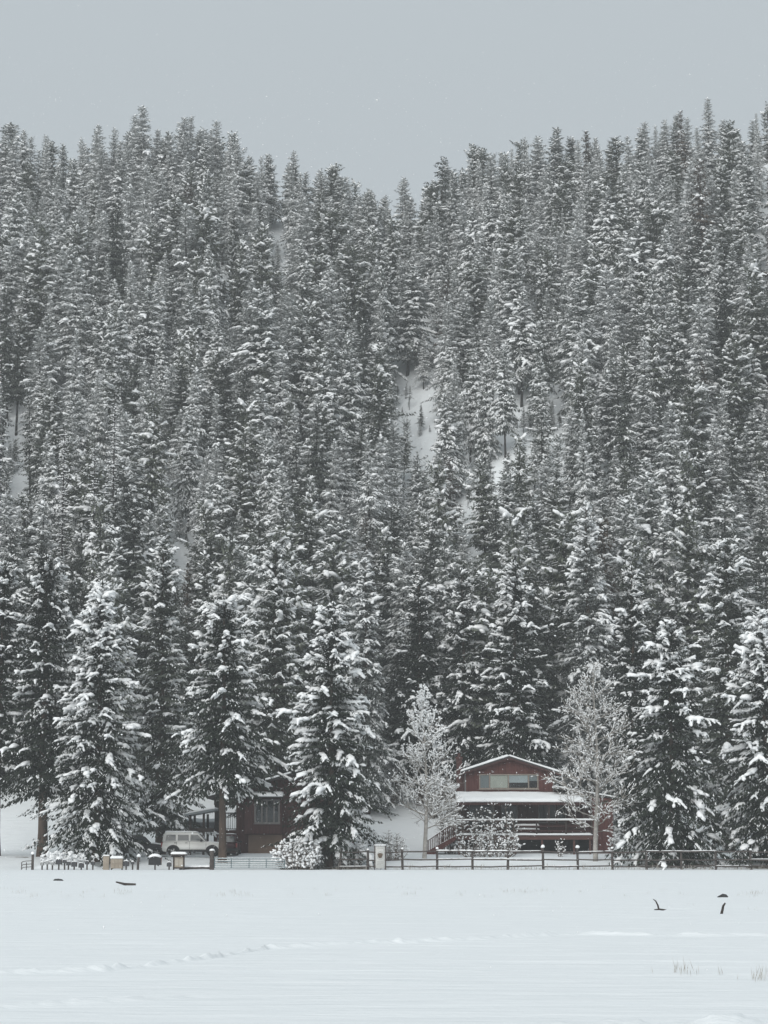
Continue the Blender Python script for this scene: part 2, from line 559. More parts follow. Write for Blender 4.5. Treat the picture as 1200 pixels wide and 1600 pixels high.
def terrain(X, Y):
    X, Y = np.asarray(X, float), np.asarray(Y, float)
    u = 600 + FPX * X / np.maximum(Y, 60.0)
    yr = 392 - 0.018 * np.clip(u, -400, 1600)
    rp = np.interp(u, RU, RT) + 112 + 16 * fbm(u / 90.0, u * 0 + 3.3, 5, 3)
    zr = CAMZ + (HORIZON - rp) / FPX * yr
    s = np.clip((Y - HILL0) / (yr - HILL0), 0, 1)
    hill = zr * (0.72 * s ** 1.25 + 0.28 * s) - 1.4 * s
    hill = hill + np.sin(np.pi * s) * (3.0 * fbm(X / 38.0, Y / 46.0, 2, 3))
    hill = hill - 5.0 * np.sin(np.pi * s) * np.exp(-((u - 640) / 110.0) ** 2)       # the gully in the middle
    hill = np.where(Y > yr, hill - (Y - yr) * 0.25, hill)
    z = hill
    z = z + 0.85 * sstep(167.5, 177, Y) + 0.5 * sstep(177, 196, Y)
    z = z + 0.07 * np.exp(-((Y - 159.5) / 2.2) ** 2) - 0.10 * np.exp(-((Y - 164) / 2.0) ** 2)
    # wide gentle drifts of the field
    near = 1 - sstep(140, 158, Y)
    z = z + near * (0.022 * fbm(X / 16.0 + 0.3, Y / 7.0, 7, 3) + 0.030 * fbm(X / 4.5, Y / 0.8, 9, 4) * (0.5 + Y / 80.0))
    z = z + 0.10 * sstep(166, 172, Y) * fbm(X / 3.0, Y / 3.0, 4, 3)
    # snow bank at the foot of the road edge
    z = z + 0.16 * sstep(118, 146, Y) * (1 - sstep(147, 158, Y)) * (0.6 + 0.8 * fbm(X / 5.0, Y / 4.0, 21, 3)) * 0.4
    # snow berm ploughed up behind the mailboxes
    xb0, xb1 = P(55, 1340, 169)[0], P(152, 1340, 169)[0]
    z = z + 0.60 * np.exp(-((Y - 169.0) / 0.9) ** 2) * sstep(xb0 - 0.6, xb0 + 1.2, X) * (1 - sstep(xb1 - 0.8, xb1 + 0.6, X)) * (0.85 + 0.5 * fbm(X / 1.2, Y / 1.2, 61, 3))
    # trodden tracks
    for T, w, hgt in ((TRK, 0.17, 0.065), (TRK2, 0.16, 0.045)):
        yt = np.interp(X, T[:, 0], T[:, 1])
        d = (Y - yt) / w
        lump = np.clip(0.9 + 1.4 * fbm(X / 0.28, Y / 0.3, 31, 3), 0, 2)
        inx = sstep(T[0, 0] - 1, T[0, 0], X) * (1 - sstep(T[-1, 0] - 1.2, T[-1, 0], X))
        z = z + hgt * inx * np.exp(-d * d) * lump
    # crumbled snow edge close to the camera on the right
    rr = np.exp(-((Y - 22.7 - 0.5 * fbm(X / 1.5, X * 0, 3, 2)) / 0.35) ** 2) * sstep(0.9, 2.4, X)
    z = z + 0.065 * rr * np.clip(0.4 + 2.2 * fbm(X / 0.22, Y / 0.3, 44, 3), 0, 2)
    # snow lying over the buried log
    lx0_, ly0_ = P(1036, 1421, 1.7 * FPX / 99.0)[:2]
    lx1_ = P(1126, 1426, 1.7 * FPX / 103.0)[0]
    z = z + 0.075 * np.exp(-((Y - ly0_ + 0.5 * (X - lx0_) / 1.6) / 0.22) ** 2) * sstep(lx0_ - 0.05, lx0_ + 0.2, X) * (1 - sstep(lx1_ - 0.2, lx1_ + 0.1, X))
    return z


BARE = []      # (x, y, radius x, radius y, strength) of bare earth below the big trees


def ground_sheet(name, xs_fn, ys):
    ys = np.asarray(ys)
    X = np.stack([xs_fn(y) for y in ys])
    Yg = np.repeat(ys[:, None], X.shape[1], axis=1)
    Z = terrain(X, Yg)
    nr, nc = X.shape
    V = np.stack([X, Yg, Z], axis=2).reshape(-1, 3)
    i = np.arange((nr - 1) * nc).reshape(nr - 1, nc)[:, :-1].ravel()
    F = np.stack([i, i + 1, i + 1 + nc, i + nc], axis=1)
    mb = MB()
    mb.add(V, F, 0, True)
    o = obj(name, mb, M['ground'])
    bare = np.zeros(len(V))
    for bx, by, rx, ry, st in BARE:
        d = np.sqrt(((V[:, 0] - bx) / rx) ** 2 + ((V[:, 1] - by) / ry) ** 2)
        bare = np.maximum(bare, st * np.clip(1.25 - d, 0, 1))
    a = o.data.attributes.new('bare', 'FLOAT', 'POINT')
    a.data.foreach_set('value', bare)
    tag(o, kind='structure')
    return o


def gz(x, y):
    return float(terrain(np.array([x]), np.array([y]))[0])


for px, Y, rx, ry, st in ((1050, 171.0, 4.2, 2.2, 0.85), (1200, 170.0, 3.2, 1.6, 0.85), (540, 169.3, 3.0, 1.4, 0.85), (70, 178, 2.2, 1.8, 0.6), (152, 173.5, 1.8, 1.2, 0.6), (345, 172.5, 2.0, 1.6, 0.6), (30, 176, 1.6, .8, .7),
                          (760, 168.2, 2.0, 0.5, 0.55), (690, 168.2, 2.0, 0.4, 0.5), (840, 168.2, 2.0, 0.4, 0.5), (975, 168.6, 1.5, .5, .55)):
    BARE.append((P(px, 1340, Y)[0], Y, rx, ry, st))

UU = np.concatenate([np.linspace(-1.45, -0.22, 60), np.linspace(-0.215, 0.215, 330), np.linspace(0.22, 1.45, 60)])
ys1 = np.concatenate([np.linspace(-30, 17, 20), np.geomspace(17.5, 29.5, 70), np.geomspace(29.6, 45, 190), np.geomspace(45.3, 158, 190)])
ys2 = np.concatenate([np.linspace(158, 196, 110)])
ys3 = np.concatenate([np.linspace(196, 400, 120), np.linspace(404, 445, 14)])
ground_xs = lambda y: UU * min(max(abs(y), 20.0), 157.0)
ground_sheet('snow_field', ground_xs, ys1)
ground_sheet('yard', ground_xs, ys2)
ground_sheet('hill', ground_xs, ys3)


# ------------------------------------------------------------------ conifers
def conifer(h, R, seed, base=0.08, gap=0.40, twig=0.5, snow=0.5, lumps=1.0, p=0.85, droop=0.35, kind='spruce', tmpl=BALL, nmat=0, dense=1.0, fine=0.5, trunk=0.011, clump=1.0, finew=1.0, fingers=3.0, rag=0.17):
    """Returns (crown, snow, trunk) builders; the tree stands on z = 0."""
    rng = np.random.default_rng(seed)
    crown, sn, tr = MB(), MB(), MB()
    lean = rng.normal(0, 0.006, 2)
    wob = rng.random(4) * 6

    def axis_at(z):
        return np.array([lean[0] * z + 0.05 * math.sin(z * 0.5 + wob[0]), lean[1] * z + 0.05 * math.sin(z * 0.43 + wob[1]), z])
    zs = np.linspace(-0.3, h * 0.985, 12)
    tr.tube([axis_at(z) for z in zs], [trunk * h * (1 - 0.93 * max(0, z) / h) * (1.25 if z < 0.4 else 1) for z in zs], 8, 0)
    zb = base * h
    z = zb
    side_bias = rng.random(8) * 0.45 + 0.72          # lopsided crown
    tw0, twd, twl, tww, tws = [], [], [], [], []
    s0, sd_, sl, sw = [], [], [], []
    bc, ba, bl, bw, bh = [], [], [], [], []
    az = rng.random() * 6.28
    tier = 0
    while z < h * 0.975:
        t = (z - zb) / (h - zb)
        if kind == 'fir':
            prof = (1 - t) ** 0.62 * (0.6 + 0.4 * min(1, t / 0.2)) * (0.85 + 0.3 * math.sin(tier * 0.9 + wob[2]))
        else:
            prof = (1 - t) ** p * (0.72 + 0.28 * min(1, t / 0.10)) * (0.93 + 0.14 * math.sin(tier * 1.3 + wob[2]))
        rad = R * prof + 0.12
        nb = max(4, int(round((5.0 + 2.2 * min(1.0, rad / 2.0) + rng.random() * 1.5) * dense)))
        for k in range(nb):
            a = az + 2 * math.pi * k / nb + rng.normal(0, 0.22)
            sb = side_bias[int((a % (2 * math.pi)) / (2 * math.pi) * 8) % 8]
            sb = 0.5 + 0.5 * sb if t > 0.75 else sb
            L = rad * (0.95 + rag * rng.normal(0, 1)) * (0.6 + 0.4 * sb + 0.12)
            if rng.random() < 0.06:
                L *= 1.18
            if rng.random() < 0.05 and t < 0.85:
                continue
            L = max(L, 0.15)
            out = np.array([math.cos(a), math.sin(a), 0])
            lat = np.array([-math.sin(a), math.cos(a), 0])
            lift = 0.75 * t ** 2.2 - droop * (1 - t) * 0.6 + rng.normal(0, 0.07) - (0.0 if kind != 'fir' else -0.15)
            sag = droop * (0.45 + 0.5 * rng.random()) * (1 - 0.5 * t)
            zz = z + rng.normal(0, gap * 0.3)

            def cur(s):
                s = np.asarray(s)[:, None]
                q = axis_at(zz)[None] + out[None] * (L * s) + np.array([[0, 0, 1.0]]) * L * (lift * s - sag * s * s + 0.10 * s ** 4)
                return q + lat[None] * 0.12 * L * np.sin(s * 3 + wob[3] + k)
            ntw = max(3, int(L / (0.30 * twig + 0.05)))
            s = np.linspace(0.12, 1.0, ntw) + rng.normal(0, 0.02, ntw)
            q = cur(s)
            tan = cur(s + 0.03) - cur(s - 0.03)
            tan /= np.linalg.norm(tan, axis=1)[:, None]
            for sgn in (-1, 1):
                l = twig * (0.75 + 0.6 * rng.random(ntw)) * (1.15 - 0.55 * s) * min(1.0, 0.35 + L / 1.6)
                sp = 0.75 + 0.3 * rng.random(ntw)
                d = tan * (0.55 + 0.5 * s[:, None]) + lat[None] * sgn * sp[:, None]
                d[:, 2] -= (0.18 + 0.45 * rng.random(ntw)) * (1.1 - 0.6 * t)
                d /= np.linalg.norm(d, axis=1)[:, None]
                j = q + lat[None] * sgn * rng.random(ntw)[:, None] * 0.18 * L
                j[:, 2] += rng.normal(0, 0.05, ntw) * twig
                tw0.append(j); twd.append(d); twl.append(l); tww.append(l * (0.20 + 0.08 * rng.random(ntw))); tws.append(np.full(ntw, sag))
                msk = rng.random(ntw) < snow * fine * (0.45 + 0.75 * s)
                if msk.any():
                    jj = j[msk] + np.array([0, 0, 0.035])
                    s0.append(jj); sd_.append(d[msk]); sl.append(l[msk] * 0.9); sw.append(l[msk] * finew * (0.13 + 0.10 * rng.random(msk.sum())))
            # tip
            tw0.append(q[-1:]); twd.append(tan[-1:]); twl.append(np.array([twig * 0.9])); tww.append(np.array([twig * 0.2])); tws.append(np.array([sag]))
            # snow lying along the bough
            if rng.random() < snow * (0.80 + 0.30 * t):
                # a layer of snow along the bough that spills down its side twigs like fingers
                wd = clump * (0.13 + 0.10 * rng.random()) * min(1.0, 0.45 + L / 2.4)
                if rng.random() < 0.14:
                    wd *= 1.5
                s_a = 0.25 + 0.60 * rng.random()
                s_b = min(1.04, s_a + (0.14 + 0.36 * rng.random() ** 1.5) * min(1.0, 1.7 / L + 0.25))
                n0 = max(2, min(9, int(L * (s_b - s_a) / (wd * 1.5)) + 1))
                ss = np.linspace(s_a, max(s_b, s_a + 0.12), n0) + rng.normal(0, 0.03, n0)
                qm = cur(ss)
                tm = cur(ss + 0.04) - cur(ss - 0.04)
                tm /= np.linalg.norm(tm, axis=1)[:, None] + 1e-9
                qm[:, 2] += 0.03 + 0.25 * wd
                qm = qm + lat[None] * (rng.normal(0, 0.6, n0) * wd)[:, None]
                wv = wd * (0.55 + 0.8 * rng.random(n0))
                bc.append(qm); ba.append(tm); bl.append(wv * 1.75); bw.append(wv); bh.append(wv * 0.75)
                nf = int(fingers * min(1.0, L / 1.4) * (0.5 + rng.random()) + 0.5)
                for q in range(nf):
                    i_ = int(rng.integers(0, n0))
                    sg = -1 if rng.random() < 0.5 else 1
                    d = tm[i_] * 0.7 + lat * sg * (0.5 + 0.5 * rng.random())
                    d[2] -= 0.30 + 0.5 * rng.random()
                    d /= np.linalg.norm(d)
                    st = np.array([0.9, 2.1, 3.1])[:1 + int(rng.random() * 2.99)] * wd
                    fw = wd * (0.72 - 0.16 * np.arange(len(st)))
                    c_ = qm[i_][None] + d[None] * st[:, None]
                    c_[:, 2] -= 0.09 * st ** 2
                    dd_ = np.repeat(d[None], len(st), 0)
                    dd_[:, 2] -= 0.25 * np.arange(len(st))
                    bc.append(c_); ba.append(dd_); bl.append(fw * 1.5); bw.append(fw); bh.append(fw * 0.75)
        az += 2.4
        tier += 1
        z += gap * (0.75 + 0.5 * rng.random()) * (1.0 if t < 0.7 else 0.72)
    cat = np.concatenate
    tw0, twd, twl, tww = cat(tw0), cat(twd), cat(twl), cat(tww)
    tents(crown, tw0, twd, twl, tww, tww * 0.45, nmat, sag=0.25)
    # hanging twigs below
    n = len(tw0)
    pick = rng.random(n) < 0.62
    hd = twd[pick] * 0.55 + rng.normal(0, 0.22, (pick.sum(), 3))
    hd[:, 2] -= 0.75
    hs = np.cross(twd[pick], rng.normal(0, 1, (pick.sum(), 3)))
    tents(crown, tw0[pick], hd, twl[pick] * 0.85, tww[pick] * 0.85, tww[pick] * 0.1, nmat, side=hs)
    # leader
    top = axis_at(h * 0.97)
    tents(crown, np.repeat(top[None], 5, 0), np.array([[0, 0, 1.0], [.35, 0, 1], [-.3, .2, 1], [0, -.4, .9], [.1, .35, .9]]), np.full(5, h * 0.03), np.full(5, 0.06), np.full(5, 0.01), nmat, side=np.tile([1.0, 0.3, 0], (5, 1)))
    if s0:
        s0, sd_, sl, sw = cat(s0), cat(sd_), cat(sl), cat(sw)
        tents(sn, s0, sd_, sl, sw, sw * 0.55, 0, sag=0.25)
    if bc:
        blobs(sn, cat(bc), cat(ba), cat(bl), cat(bw), cat(bh), rng, 0, tmpl, 0.30)
    blobs(sn, top[None] + np.array([[0, 0, 0.05 * h * 0.3]]), np.array([[1.0, 0, 0.2]]), np.array([0.16]), np.array([0.12]), np.array([0.2]), rng, 0, tmpl)
    return crown, sn, tr


NEEDLE = {'hill': 'needles_hill', 'slope': 'needles_slope', 'dark': 'needles', 'olive': 'needles_olive', 'pale': 'needles_pale', 'wood': 'needles_wood', 'grey': 'needles_grey', 'rust': 'needles_dead'}


def plant_near(name, label, px, top, Y, hw, seed, tone='dark', base_py=None, group=None, cat='tree', sink=0.0, **kw):
    """A single tree with parts of its own; top is the pixel row of its tip."""
    x = P(px, 1300, Y)[0]
    g = gz(x, Y)
    h = P(px, top, Y)[2] - g
    R = (1.26 if Y < 176 else 1.12) * hw / FPX * Y
    kw.setdefault('trunk', 0.015)
    kw.setdefault('clump', 0.95)
    kw.setdefault('fingers', 3.2)
    kw['snow'] = kw['snow'] * 0.92
    kw.setdefault('finew', 0.75)
    kw['twig'] = kw['twig'] * 0.84
    kw['fine'] = kw['fine'] * 0.8
    kw.setdefault('tmpl', BALL_LO)
    c, s, t = conifer(h, R, seed, **kw)
    r = thing(name, label, cat, (x, Y, g), 0, group)
    obj('trunk', t, M['bark'], r)
    obj('crown', c, M[NEEDLE[tone]], r)
    tag(obj('snow_cover', s, M['snow'], r), kind='stuff')
    return r


# the big trees standing round the yard, one by one
plant_near('spruce_tree', 'big cone-shaped spruce heavy with snow behind the row of mailboxes', 152, 903, 173.5, 84, 11, base=0.075, gap=0.40, twig=0.46, snow=0.80, clump=1.12, droop=0.42, fine=0.50)
plant_near('spruce_tree', 'dark spruce with snow clumps standing over the white SUV and cabin porch', 347, 928, 173.0, 78, 12, base=0.30, gap=0.42, twig=0.48, snow=0.62, clump=1.08, p=0.62, droop=0.42, fine=0.36)
plant_near('spruce_tree', 'dark spruce in front of the dark red cabin beside the snowy bush', 515, 938, 170.5, 68, 13, base=0.06, gap=0.40, twig=0.46, snow=0.62, clump=1.12, p=0.72, droop=0.42, fine=0.34)
plant_near('spruce_tree', 'broad spruce with drooping boughs behind the rail fence right of the red house', 1050, 968, 172.5, 80, 14, base=0.055, gap=0.42, twig=0.50, snow=0.48, clump=1.1, p=0.75, droop=0.55, fine=0.42)
plant_near('spruce_tree', 'snow-clumped spruce cut off by the right picture edge behind the fence end', 1200, 950, 172.0, 66, 15, base=0.06, gap=0.42, twig=0.48, snow=0.76, clump=1.1, p=0.7, droop=0.45, fine=0.45)
plant_near('spruce_tree', 'tall spruce with bare brown lower trunk above the snowy slope, left of the mailboxes', 66, 862, 178.0, 78, 16, base=0.22, gap=0.46, twig=0.52, snow=0.45, lumps=1.2, p=0.55, droop=0.35, fine=0.40, trunk=0.017)
plant_near('spruce_tree', 'spruce at the left picture edge with large snow patches on its boughs', -6, 872, 181.0, 62, 17, base=0.25, gap=0.46, twig=0.52, snow=0.55, lumps=1.5, p=0.6, droop=0.4, fine=0.4)
plant_near('spruce_tree', 'tall narrow spruce between the mailbox spruce and the cabin spruce, right behind them', 250, 838, 186.0, 60, 18, tone='wood', base=0.10, gap=0.46, twig=0.54, snow=0.50, lumps=1.2, p=0.7, fine=0.5)
plant_near('spruce_tree', 'tall spruce with a long white snow bough rising behind the dark cabin', 428, 842, 192.0, 62, 19, tone='wood', base=0.10, gap=0.46, twig=0.56, snow=0.58, lumps=1.6, p=0.65, fine=0.5)
plant_near('spruce_tree', 'pale grey frosted slender spruce right behind the cabin-side spruce', 572, 868, 204.0, 44, 20, tone='pale', base=0.06, gap=0.42, twig=0.44, snow=0.55, lumps=0.5, p=0.7, droop=0.6, fine=0.75)
plant_near('spruce_tree', 'tall full spruce dotted with snow directly behind the red house roof', 806, 872, 199.0, 72, 21, base=0.06, gap=0.44, twig=0.52, snow=0.62, lumps=1.3, p=0.75, fine=0.62)
plant_near('spruce_tree', 'pale frosted slender spruce behind the white-trunked bare tree', 925, 778, 205.0, 54, 22, tone='pale', base=0.08, gap=0.42, twig=0.46, snow=0.60, lumps=0.7, p=0.8, droop=0.55, fine=0.8)
plant_near('spruce_tree', 'dark spruce filling the gap behind and left of the broad drooping spruce', 992, 880, 196.0, 48, 23, base=0.06, gap=0.45, twig=0.54, snow=0.50, lumps=1.0, p=0.7, fine=0.5)
plant_near('spruce_tree', 'large loose-crowned spruce behind and right of the broad drooping spruce', 1140, 838, 189.0, 66, 24, tone='wood', base=0.08, gap=0.46, twig=0.56, snow=0.50, lumps=1.2, p=0.6, fine=0.55)
plant_near('spruce_tree', 'shaded dark spruce behind the top of the pale young frosted tree', 655, 905, 207.0, 50, 25, base=0.10, gap=0.46, twig=0.54, snow=0.36, lumps=0.8, p=0.7, fine=0.42)
plant_near('spruce_tree', 'shaded dark spruce behind the chimney of the red house', 728, 885, 205.0, 46, 26, base=0.08, gap=0.46, twig=0.54, snow=0.40, lumps=0.9, p=0.7, fine=0.45)


# bare deciduous trees furred with frost and snow
def frosted(h, R, seed, lo=0.22, up=0.8, snow=0.6, thick=0.045, levels=3, trunk_r=0.13, shape=0.7, nprim=60, white_top=True, kids=3.0):
    rng = np.random.default_rng(seed)
    tw, sn, tr = MB(), MB(), MB()
    ph = rng.random(2) * 6

    def ax(z):
        return np.array([0.12 * math.sin(z * 0.45 + ph[0]) - 0.12 * math.sin(ph[0]), 0.1 * math.sin(z * 0.4 + ph[1]), z])
    zs = np.linspace(-0.2, h * 0.97, 12)
    tr.tube([ax(z) for z in zs], [trunk_r * (1 - 0.9 * max(0, z) / h) for z in zs], 8, 0)
    segs = []

    def grow(p0, d, L, r, lev):
        n = 4 if lev < 3 else 3
        pts = [p0]
        dd = d.copy()
        for i in range(n):
            dd = dd + rng.normal(0, 0.16, 3) + np.array([0, 0, (0.06 if lev == 1 else 0.03)])
            dd /= np.linalg.norm(dd)
            pts.append(pts[-1] + dd * L / n)
        segs.append((np.array(pts), r, lev))
        if lev >= levels:
            return
        k = int((4 if lev == 1 else 2) + L * (2.6 if lev == 1 else kids))
        for i in range(k):
            f = 0.2 + 0.8 * rng.random()
            i0 = min(n - 1, int(f * n))
            b = pts[i0] + (pts[i0 + 1] - pts[i0]) * (f * n - i0)
            v = rng.normal(0, 1, 3)
            v -= dd * v.dot(dd)
            v /= np.linalg.norm(v)
            nd = dd * 0.75 + v * 0.75 + np.array([0, 0, 0.15])
            nd /= np.linalg.norm(nd)
            grow(b, nd, L * (0.34 + 0.22 * rng.random()) * (1.1 - 0.5 * f) + 0.12, r * 0.5, lev + 1)
    for i in range(nprim):
        t = lo + (0.985 - lo) * ((i + rng.random()) / nprim) ** 0.95
        tt = (t - lo) / (1 - lo)
        a = i * 2.4 + rng.normal(0, 0.3)
        prof = (1 - tt) ** shape * (0.75 + 0.25 * min(1, tt / 0.15))
        L = (R * prof + 0.25) * (0.75 + 0.4 * rng.random()) * 1.05
        el = up * (0.6 + 0.7 * tt) + rng.normal(0, 0.12)
        d = np.array([math.cos(a) * math.cos(el), math.sin(a) * math.cos(el), math.sin(el)])
        grow(ax(t * h), d, L, 0.014 + 0.012 * L, 1)
    bc, ba, bl, bw, bh = [], [], [], [], []
    for pts, r, lev in segs:
        rr = np.linspace(max(r, 0.009), max(r * 0.4, 0.006), len(pts))
        tw.tube(pts, rr, 3, 0, cap=False)
        for i in range(len(pts) - 1):
            if rng.random() < snow * (0.75 if lev == 1 else 1.0):
                a, b = pts[i], pts[i + 1]
                c = (a + b) / 2
                ln = np.linalg.norm(b - a)
                w = thick * (0.6 + 0.8 * rng.random())
                if white_top and c[2] > 0.55 * h:
                    w *= 1.0 + 0.7 * min(1.0, (c[2] / h - 0.55) / 0.25)
                bc.append(c + np.array([0, 0, r + w * 0.5])); ba.append(b - a); bl.append(ln * 0.55); bw.append(w); bh.append(w * 1.1)
    blobs(sn, np.array(bc), np.array(ba), np.array(bl), np.array(bw), np.array(bh), rng, 0, BALL_LO, 0.3)
    return tw, sn, tr


def plant_frosted(name, label, px, top, Y, hw, seed, cat='tree', bark='twig_pale', wide=1.35, **kw):
    x = P(px, 1300, Y)[0]
    g = gz(x, Y) - 0.03
    h = P(px, top, Y)[2] - g
    tw, sn, tr = frosted(h, hw * wide / FPX * Y, seed, **kw)
    r = thing(name, label, cat, (x, Y, g))
    obj('trunk', tr, M[bark], r)
    obj('twigs', tw, M['frost_twig'], r)
    tag(obj('snow_cover', sn, M['snow'], r), kind='stuff')
    return r


plant_frosted('frosted_tree', 'pale young leafless tree thick with frost left of the red house', 663, 1074, 175.5, 56, 41, lo=0.17, up=0.62, snow=0.60, thick=0.036, trunk_r=0.17, shape=0.85, nprim=52, kids=0.6, wide=1.22)
plant_frosted('frosted_tree', 'white-trunked leafless tree with frosty twigs in front of the red house right end', 930, 1036, 173.5, 60, 42, lo=0.13, up=0.34, snow=0.40, thick=0.032, trunk_r=0.20, shape=0.5, nprim=48, kids=1.3, wide=1.2, white_top=False)


# ------------------------------------------------------------------ the forest on the hillside
VAR = []       # (crown mesh, trunk mesh, joined mesh, nominal height, nominal radius, kind word)


def make_variants():
    spec = []
    for i in range(6):
        spec.append(('dark', dict(h=16, R=(1.9, 2.5, 3.0)[i % 3], seed=100 + i, base=(0.1, 0.2, 0.3)[i // 2], gap=0.56, twig=0.62, snow=0.70 + 0.07 * (i % 3), p=(0.8, 1.15)[i % 2], droop=0.35 + 0.1 * (i % 3), fine=0.92, dense=0.85, clump=1.0, fingers=2.6, rag=0.24)))
    for i in range(3):
        spec.append(('bare', dict(h=17, R=2.0 + 0.3 * i, seed=110 + i, base=0.18 + 0.1 * i, gap=0.60, twig=0.66, snow=0.26, p=(0.7, 1.0, 1.2)[i], droop=0.4, fine=0.28, dense=0.8, clump=0.9, fingers=1.5, rag=0.28)))
    for i in range(4):
        spec.append(('olive', dict(h=16, R=2.4 + 0.3 * (i % 2), seed=120 + i, base=0.26 + 0.08 * (i % 2), gap=0.68, twig=0.66, snow=0.58, droop=0.32, kind='fir', fine=0.48, dense=0.8, clump=1.05, fingers=2.5, rag=0.28)))
    for i in range(4):
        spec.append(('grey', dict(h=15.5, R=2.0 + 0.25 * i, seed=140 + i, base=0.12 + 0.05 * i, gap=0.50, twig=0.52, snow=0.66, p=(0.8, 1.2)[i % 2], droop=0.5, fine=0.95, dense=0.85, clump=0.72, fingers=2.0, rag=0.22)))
    for i in range(2):
        spec.append(('bare', dict(h=16, R=1.0 + 0.35 * i, seed=170 + i, base=0.30 + 0.15 * i, gap=0.62, twig=0.50, snow=0.50, p=0.6, droop=0.35, fine=0.7, dense=0.62, clump=0.8, fingers=1.2, rag=0.5)))
    for i in range(1):
        spec.append(('rust', dict(h=13, R=2.0, seed=160 + i, base=0.15, gap=0.55, twig=0.55, snow=0.40, p=0.95, droop=0.4, fine=0.6, dense=0.7, clump=0.8, fingers=1.5)))
    for tone, kw in spec:
        c, s, t = conifer(tmpl=BALL_LO, finew=1.35, **kw)
        cm = MB()
        cm.merge(c)
        for V in s.v:
            cm.v.append(V)
        for F, m, sm in s.f:
            cm.f.append((F + cm.n, 1, sm))
        cm.n += s.n
        jm = MB()
        jm.merge(cm)
        for V in t.v:
            jm.v.append(V)
        for F, m, sm in t.f:
            jm.f.append((F + jm.n, 2, sm))
        jm.n += t.n
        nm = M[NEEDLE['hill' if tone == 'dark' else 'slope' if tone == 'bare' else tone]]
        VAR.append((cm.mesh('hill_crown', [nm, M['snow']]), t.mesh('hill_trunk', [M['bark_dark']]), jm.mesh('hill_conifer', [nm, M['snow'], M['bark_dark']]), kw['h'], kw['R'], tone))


make_variants()
KINDW = {'dark': 'snow-flecked spruce', 'bare': 'dark spruce with little snow', 'olive': 'round-topped snow-loaded fir', 'grey': 'pale frosted spruce', 'rust': 'thin rust-brown spruce'}

# clearings where the snowy ground of the slope shows: pixel centre and half sizes
CLEAR = [(632, 622, 17, 20), (668, 680, 26, 16), (745, 672, 22, 18), (805, 664, 26, 20), (735, 792, 6, 14), (866, 655, 8, 26),
         (287, 850, 8, 14), (676, 560, 6, 22), (22, 740, 10, 8), (1192, 360, 5, 16), (350, 470, 6, 24), (436, 400, 8, 34)]


def place_forest():
    rng = np.random.default_rng(5)
    cell = {}
    out = []
    tries = 0
    while tries < 26000:
        tries += 1
        Y = math.sqrt(rng.uniform(205.0 ** 2, 397.0 ** 2))
        half = 0.169 * Y + 16
        X = rng.uniform(-half, half)
        dmin = 2.7 + 1.7 * rng.random()
        ci, cj = int(math.floor(X / 5)), int(math.floor(Y / 5))
        ok = True
        for a in range(ci - 1, ci + 2):
            for b in range(cj - 1, cj + 2):
                for (x2, y2) in cell.get((a, b), ()):
                    if (x2 - X) ** 2 + (y2 - Y) ** 2 < dmin * dmin:
                        ok = False
        if not ok:
            continue
        z = gz(X, Y) - 0.1
        px, by = px_of(X, Y, z)
        if Y < 215 and 555 < px < 735:
            continue
        nz = float(fbm(np.array([X / 22.0]), np.array([Y / 22.0]), 77, 2)[0])
        h = (15.0 + 5.0 * nz + rng.normal(0, 3.0)) * (1.16 if Y < 232 else 1.0) * (0.86 if Y > 345 else 1.0)
        h = min(max(h, 7.0), 22)
        if rng.random() < 0.08:
            h *= 0.6
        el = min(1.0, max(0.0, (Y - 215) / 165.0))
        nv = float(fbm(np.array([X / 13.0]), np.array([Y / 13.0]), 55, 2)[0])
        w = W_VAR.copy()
        w[GREY] *= 0.4 + 3.6 * el ** 1.3 + max(0, 2.2 * nv)  # paler trees uphill: frost plus haze fade carried by needle colour
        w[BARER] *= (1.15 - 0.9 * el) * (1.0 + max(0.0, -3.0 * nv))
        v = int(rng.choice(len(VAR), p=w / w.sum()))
        wsc = rng.uniform(0.72, 1.32)
        sx = h / VAR[v][3] * wsc
        r = VAR[v][4] * sx
        _, ty = px_of(X, Y, z + h)
        rp = r / Y * FPX
        lim = float(np.interp(px, RU, RTOP)) + rng.uniform(-14, 22) + (10 if rng.random() < 0.5 else 0)
        if ty < lim:
            h -= (lim - ty) / FPX * Y
            if h < 5:
                continue
            sx = h / VAR[v][3] * wsc * 1.1
            ty = lim
        bad = False
        for cx, cy, rx, ry in CLEAR:
            if abs(px - cx) < rx + 0.58 * rp and ty < cy + ry * 0.8 and by > cy - ry:
                bad = True
        if bad:
            continue
        cell.setdefault((ci, cj), []).append((X, Y))
        out.append([X, Y, z, h, sx, v, px, ty, by, rp, rng.uniform(0, 6.28)])
    return out


W_VAR = np.array([{'dark': 1.0, 'bare': 0.62, 'olive': 1.0, 'grey': 0.9, 'rust': 0.35}[v[5]] for v in VAR])
W_VAR = W_VAR / W_VAR.sum()
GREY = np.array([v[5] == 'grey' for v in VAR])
BARER = np.array([v[5] == 'bare' for v in VAR])
FOREST = place_forest()
# a few trunks standing in the largest clearing, crowns above it
for px, Y, top, v in ((757, 292, 520, 1), (790, 291, 545, 4), (853, 300, 470, 8), (735, 296, 560, 2), (700, 286, 610, 5), (612, 300, 480, 3)):
    X = P(px, 800, Y)[0]
    z = gz(X, Y) - 0.1
    px2, by = px_of(X, Y, z)
    _, _ = px2, by
    h = 15.5
    FOREST.append([X, Y, z, h, h / VAR[v][3] * 0.85, v, px, px_of(X, Y, z + h)[1], by, 2.0 / Y * FPX, px * 0.7])


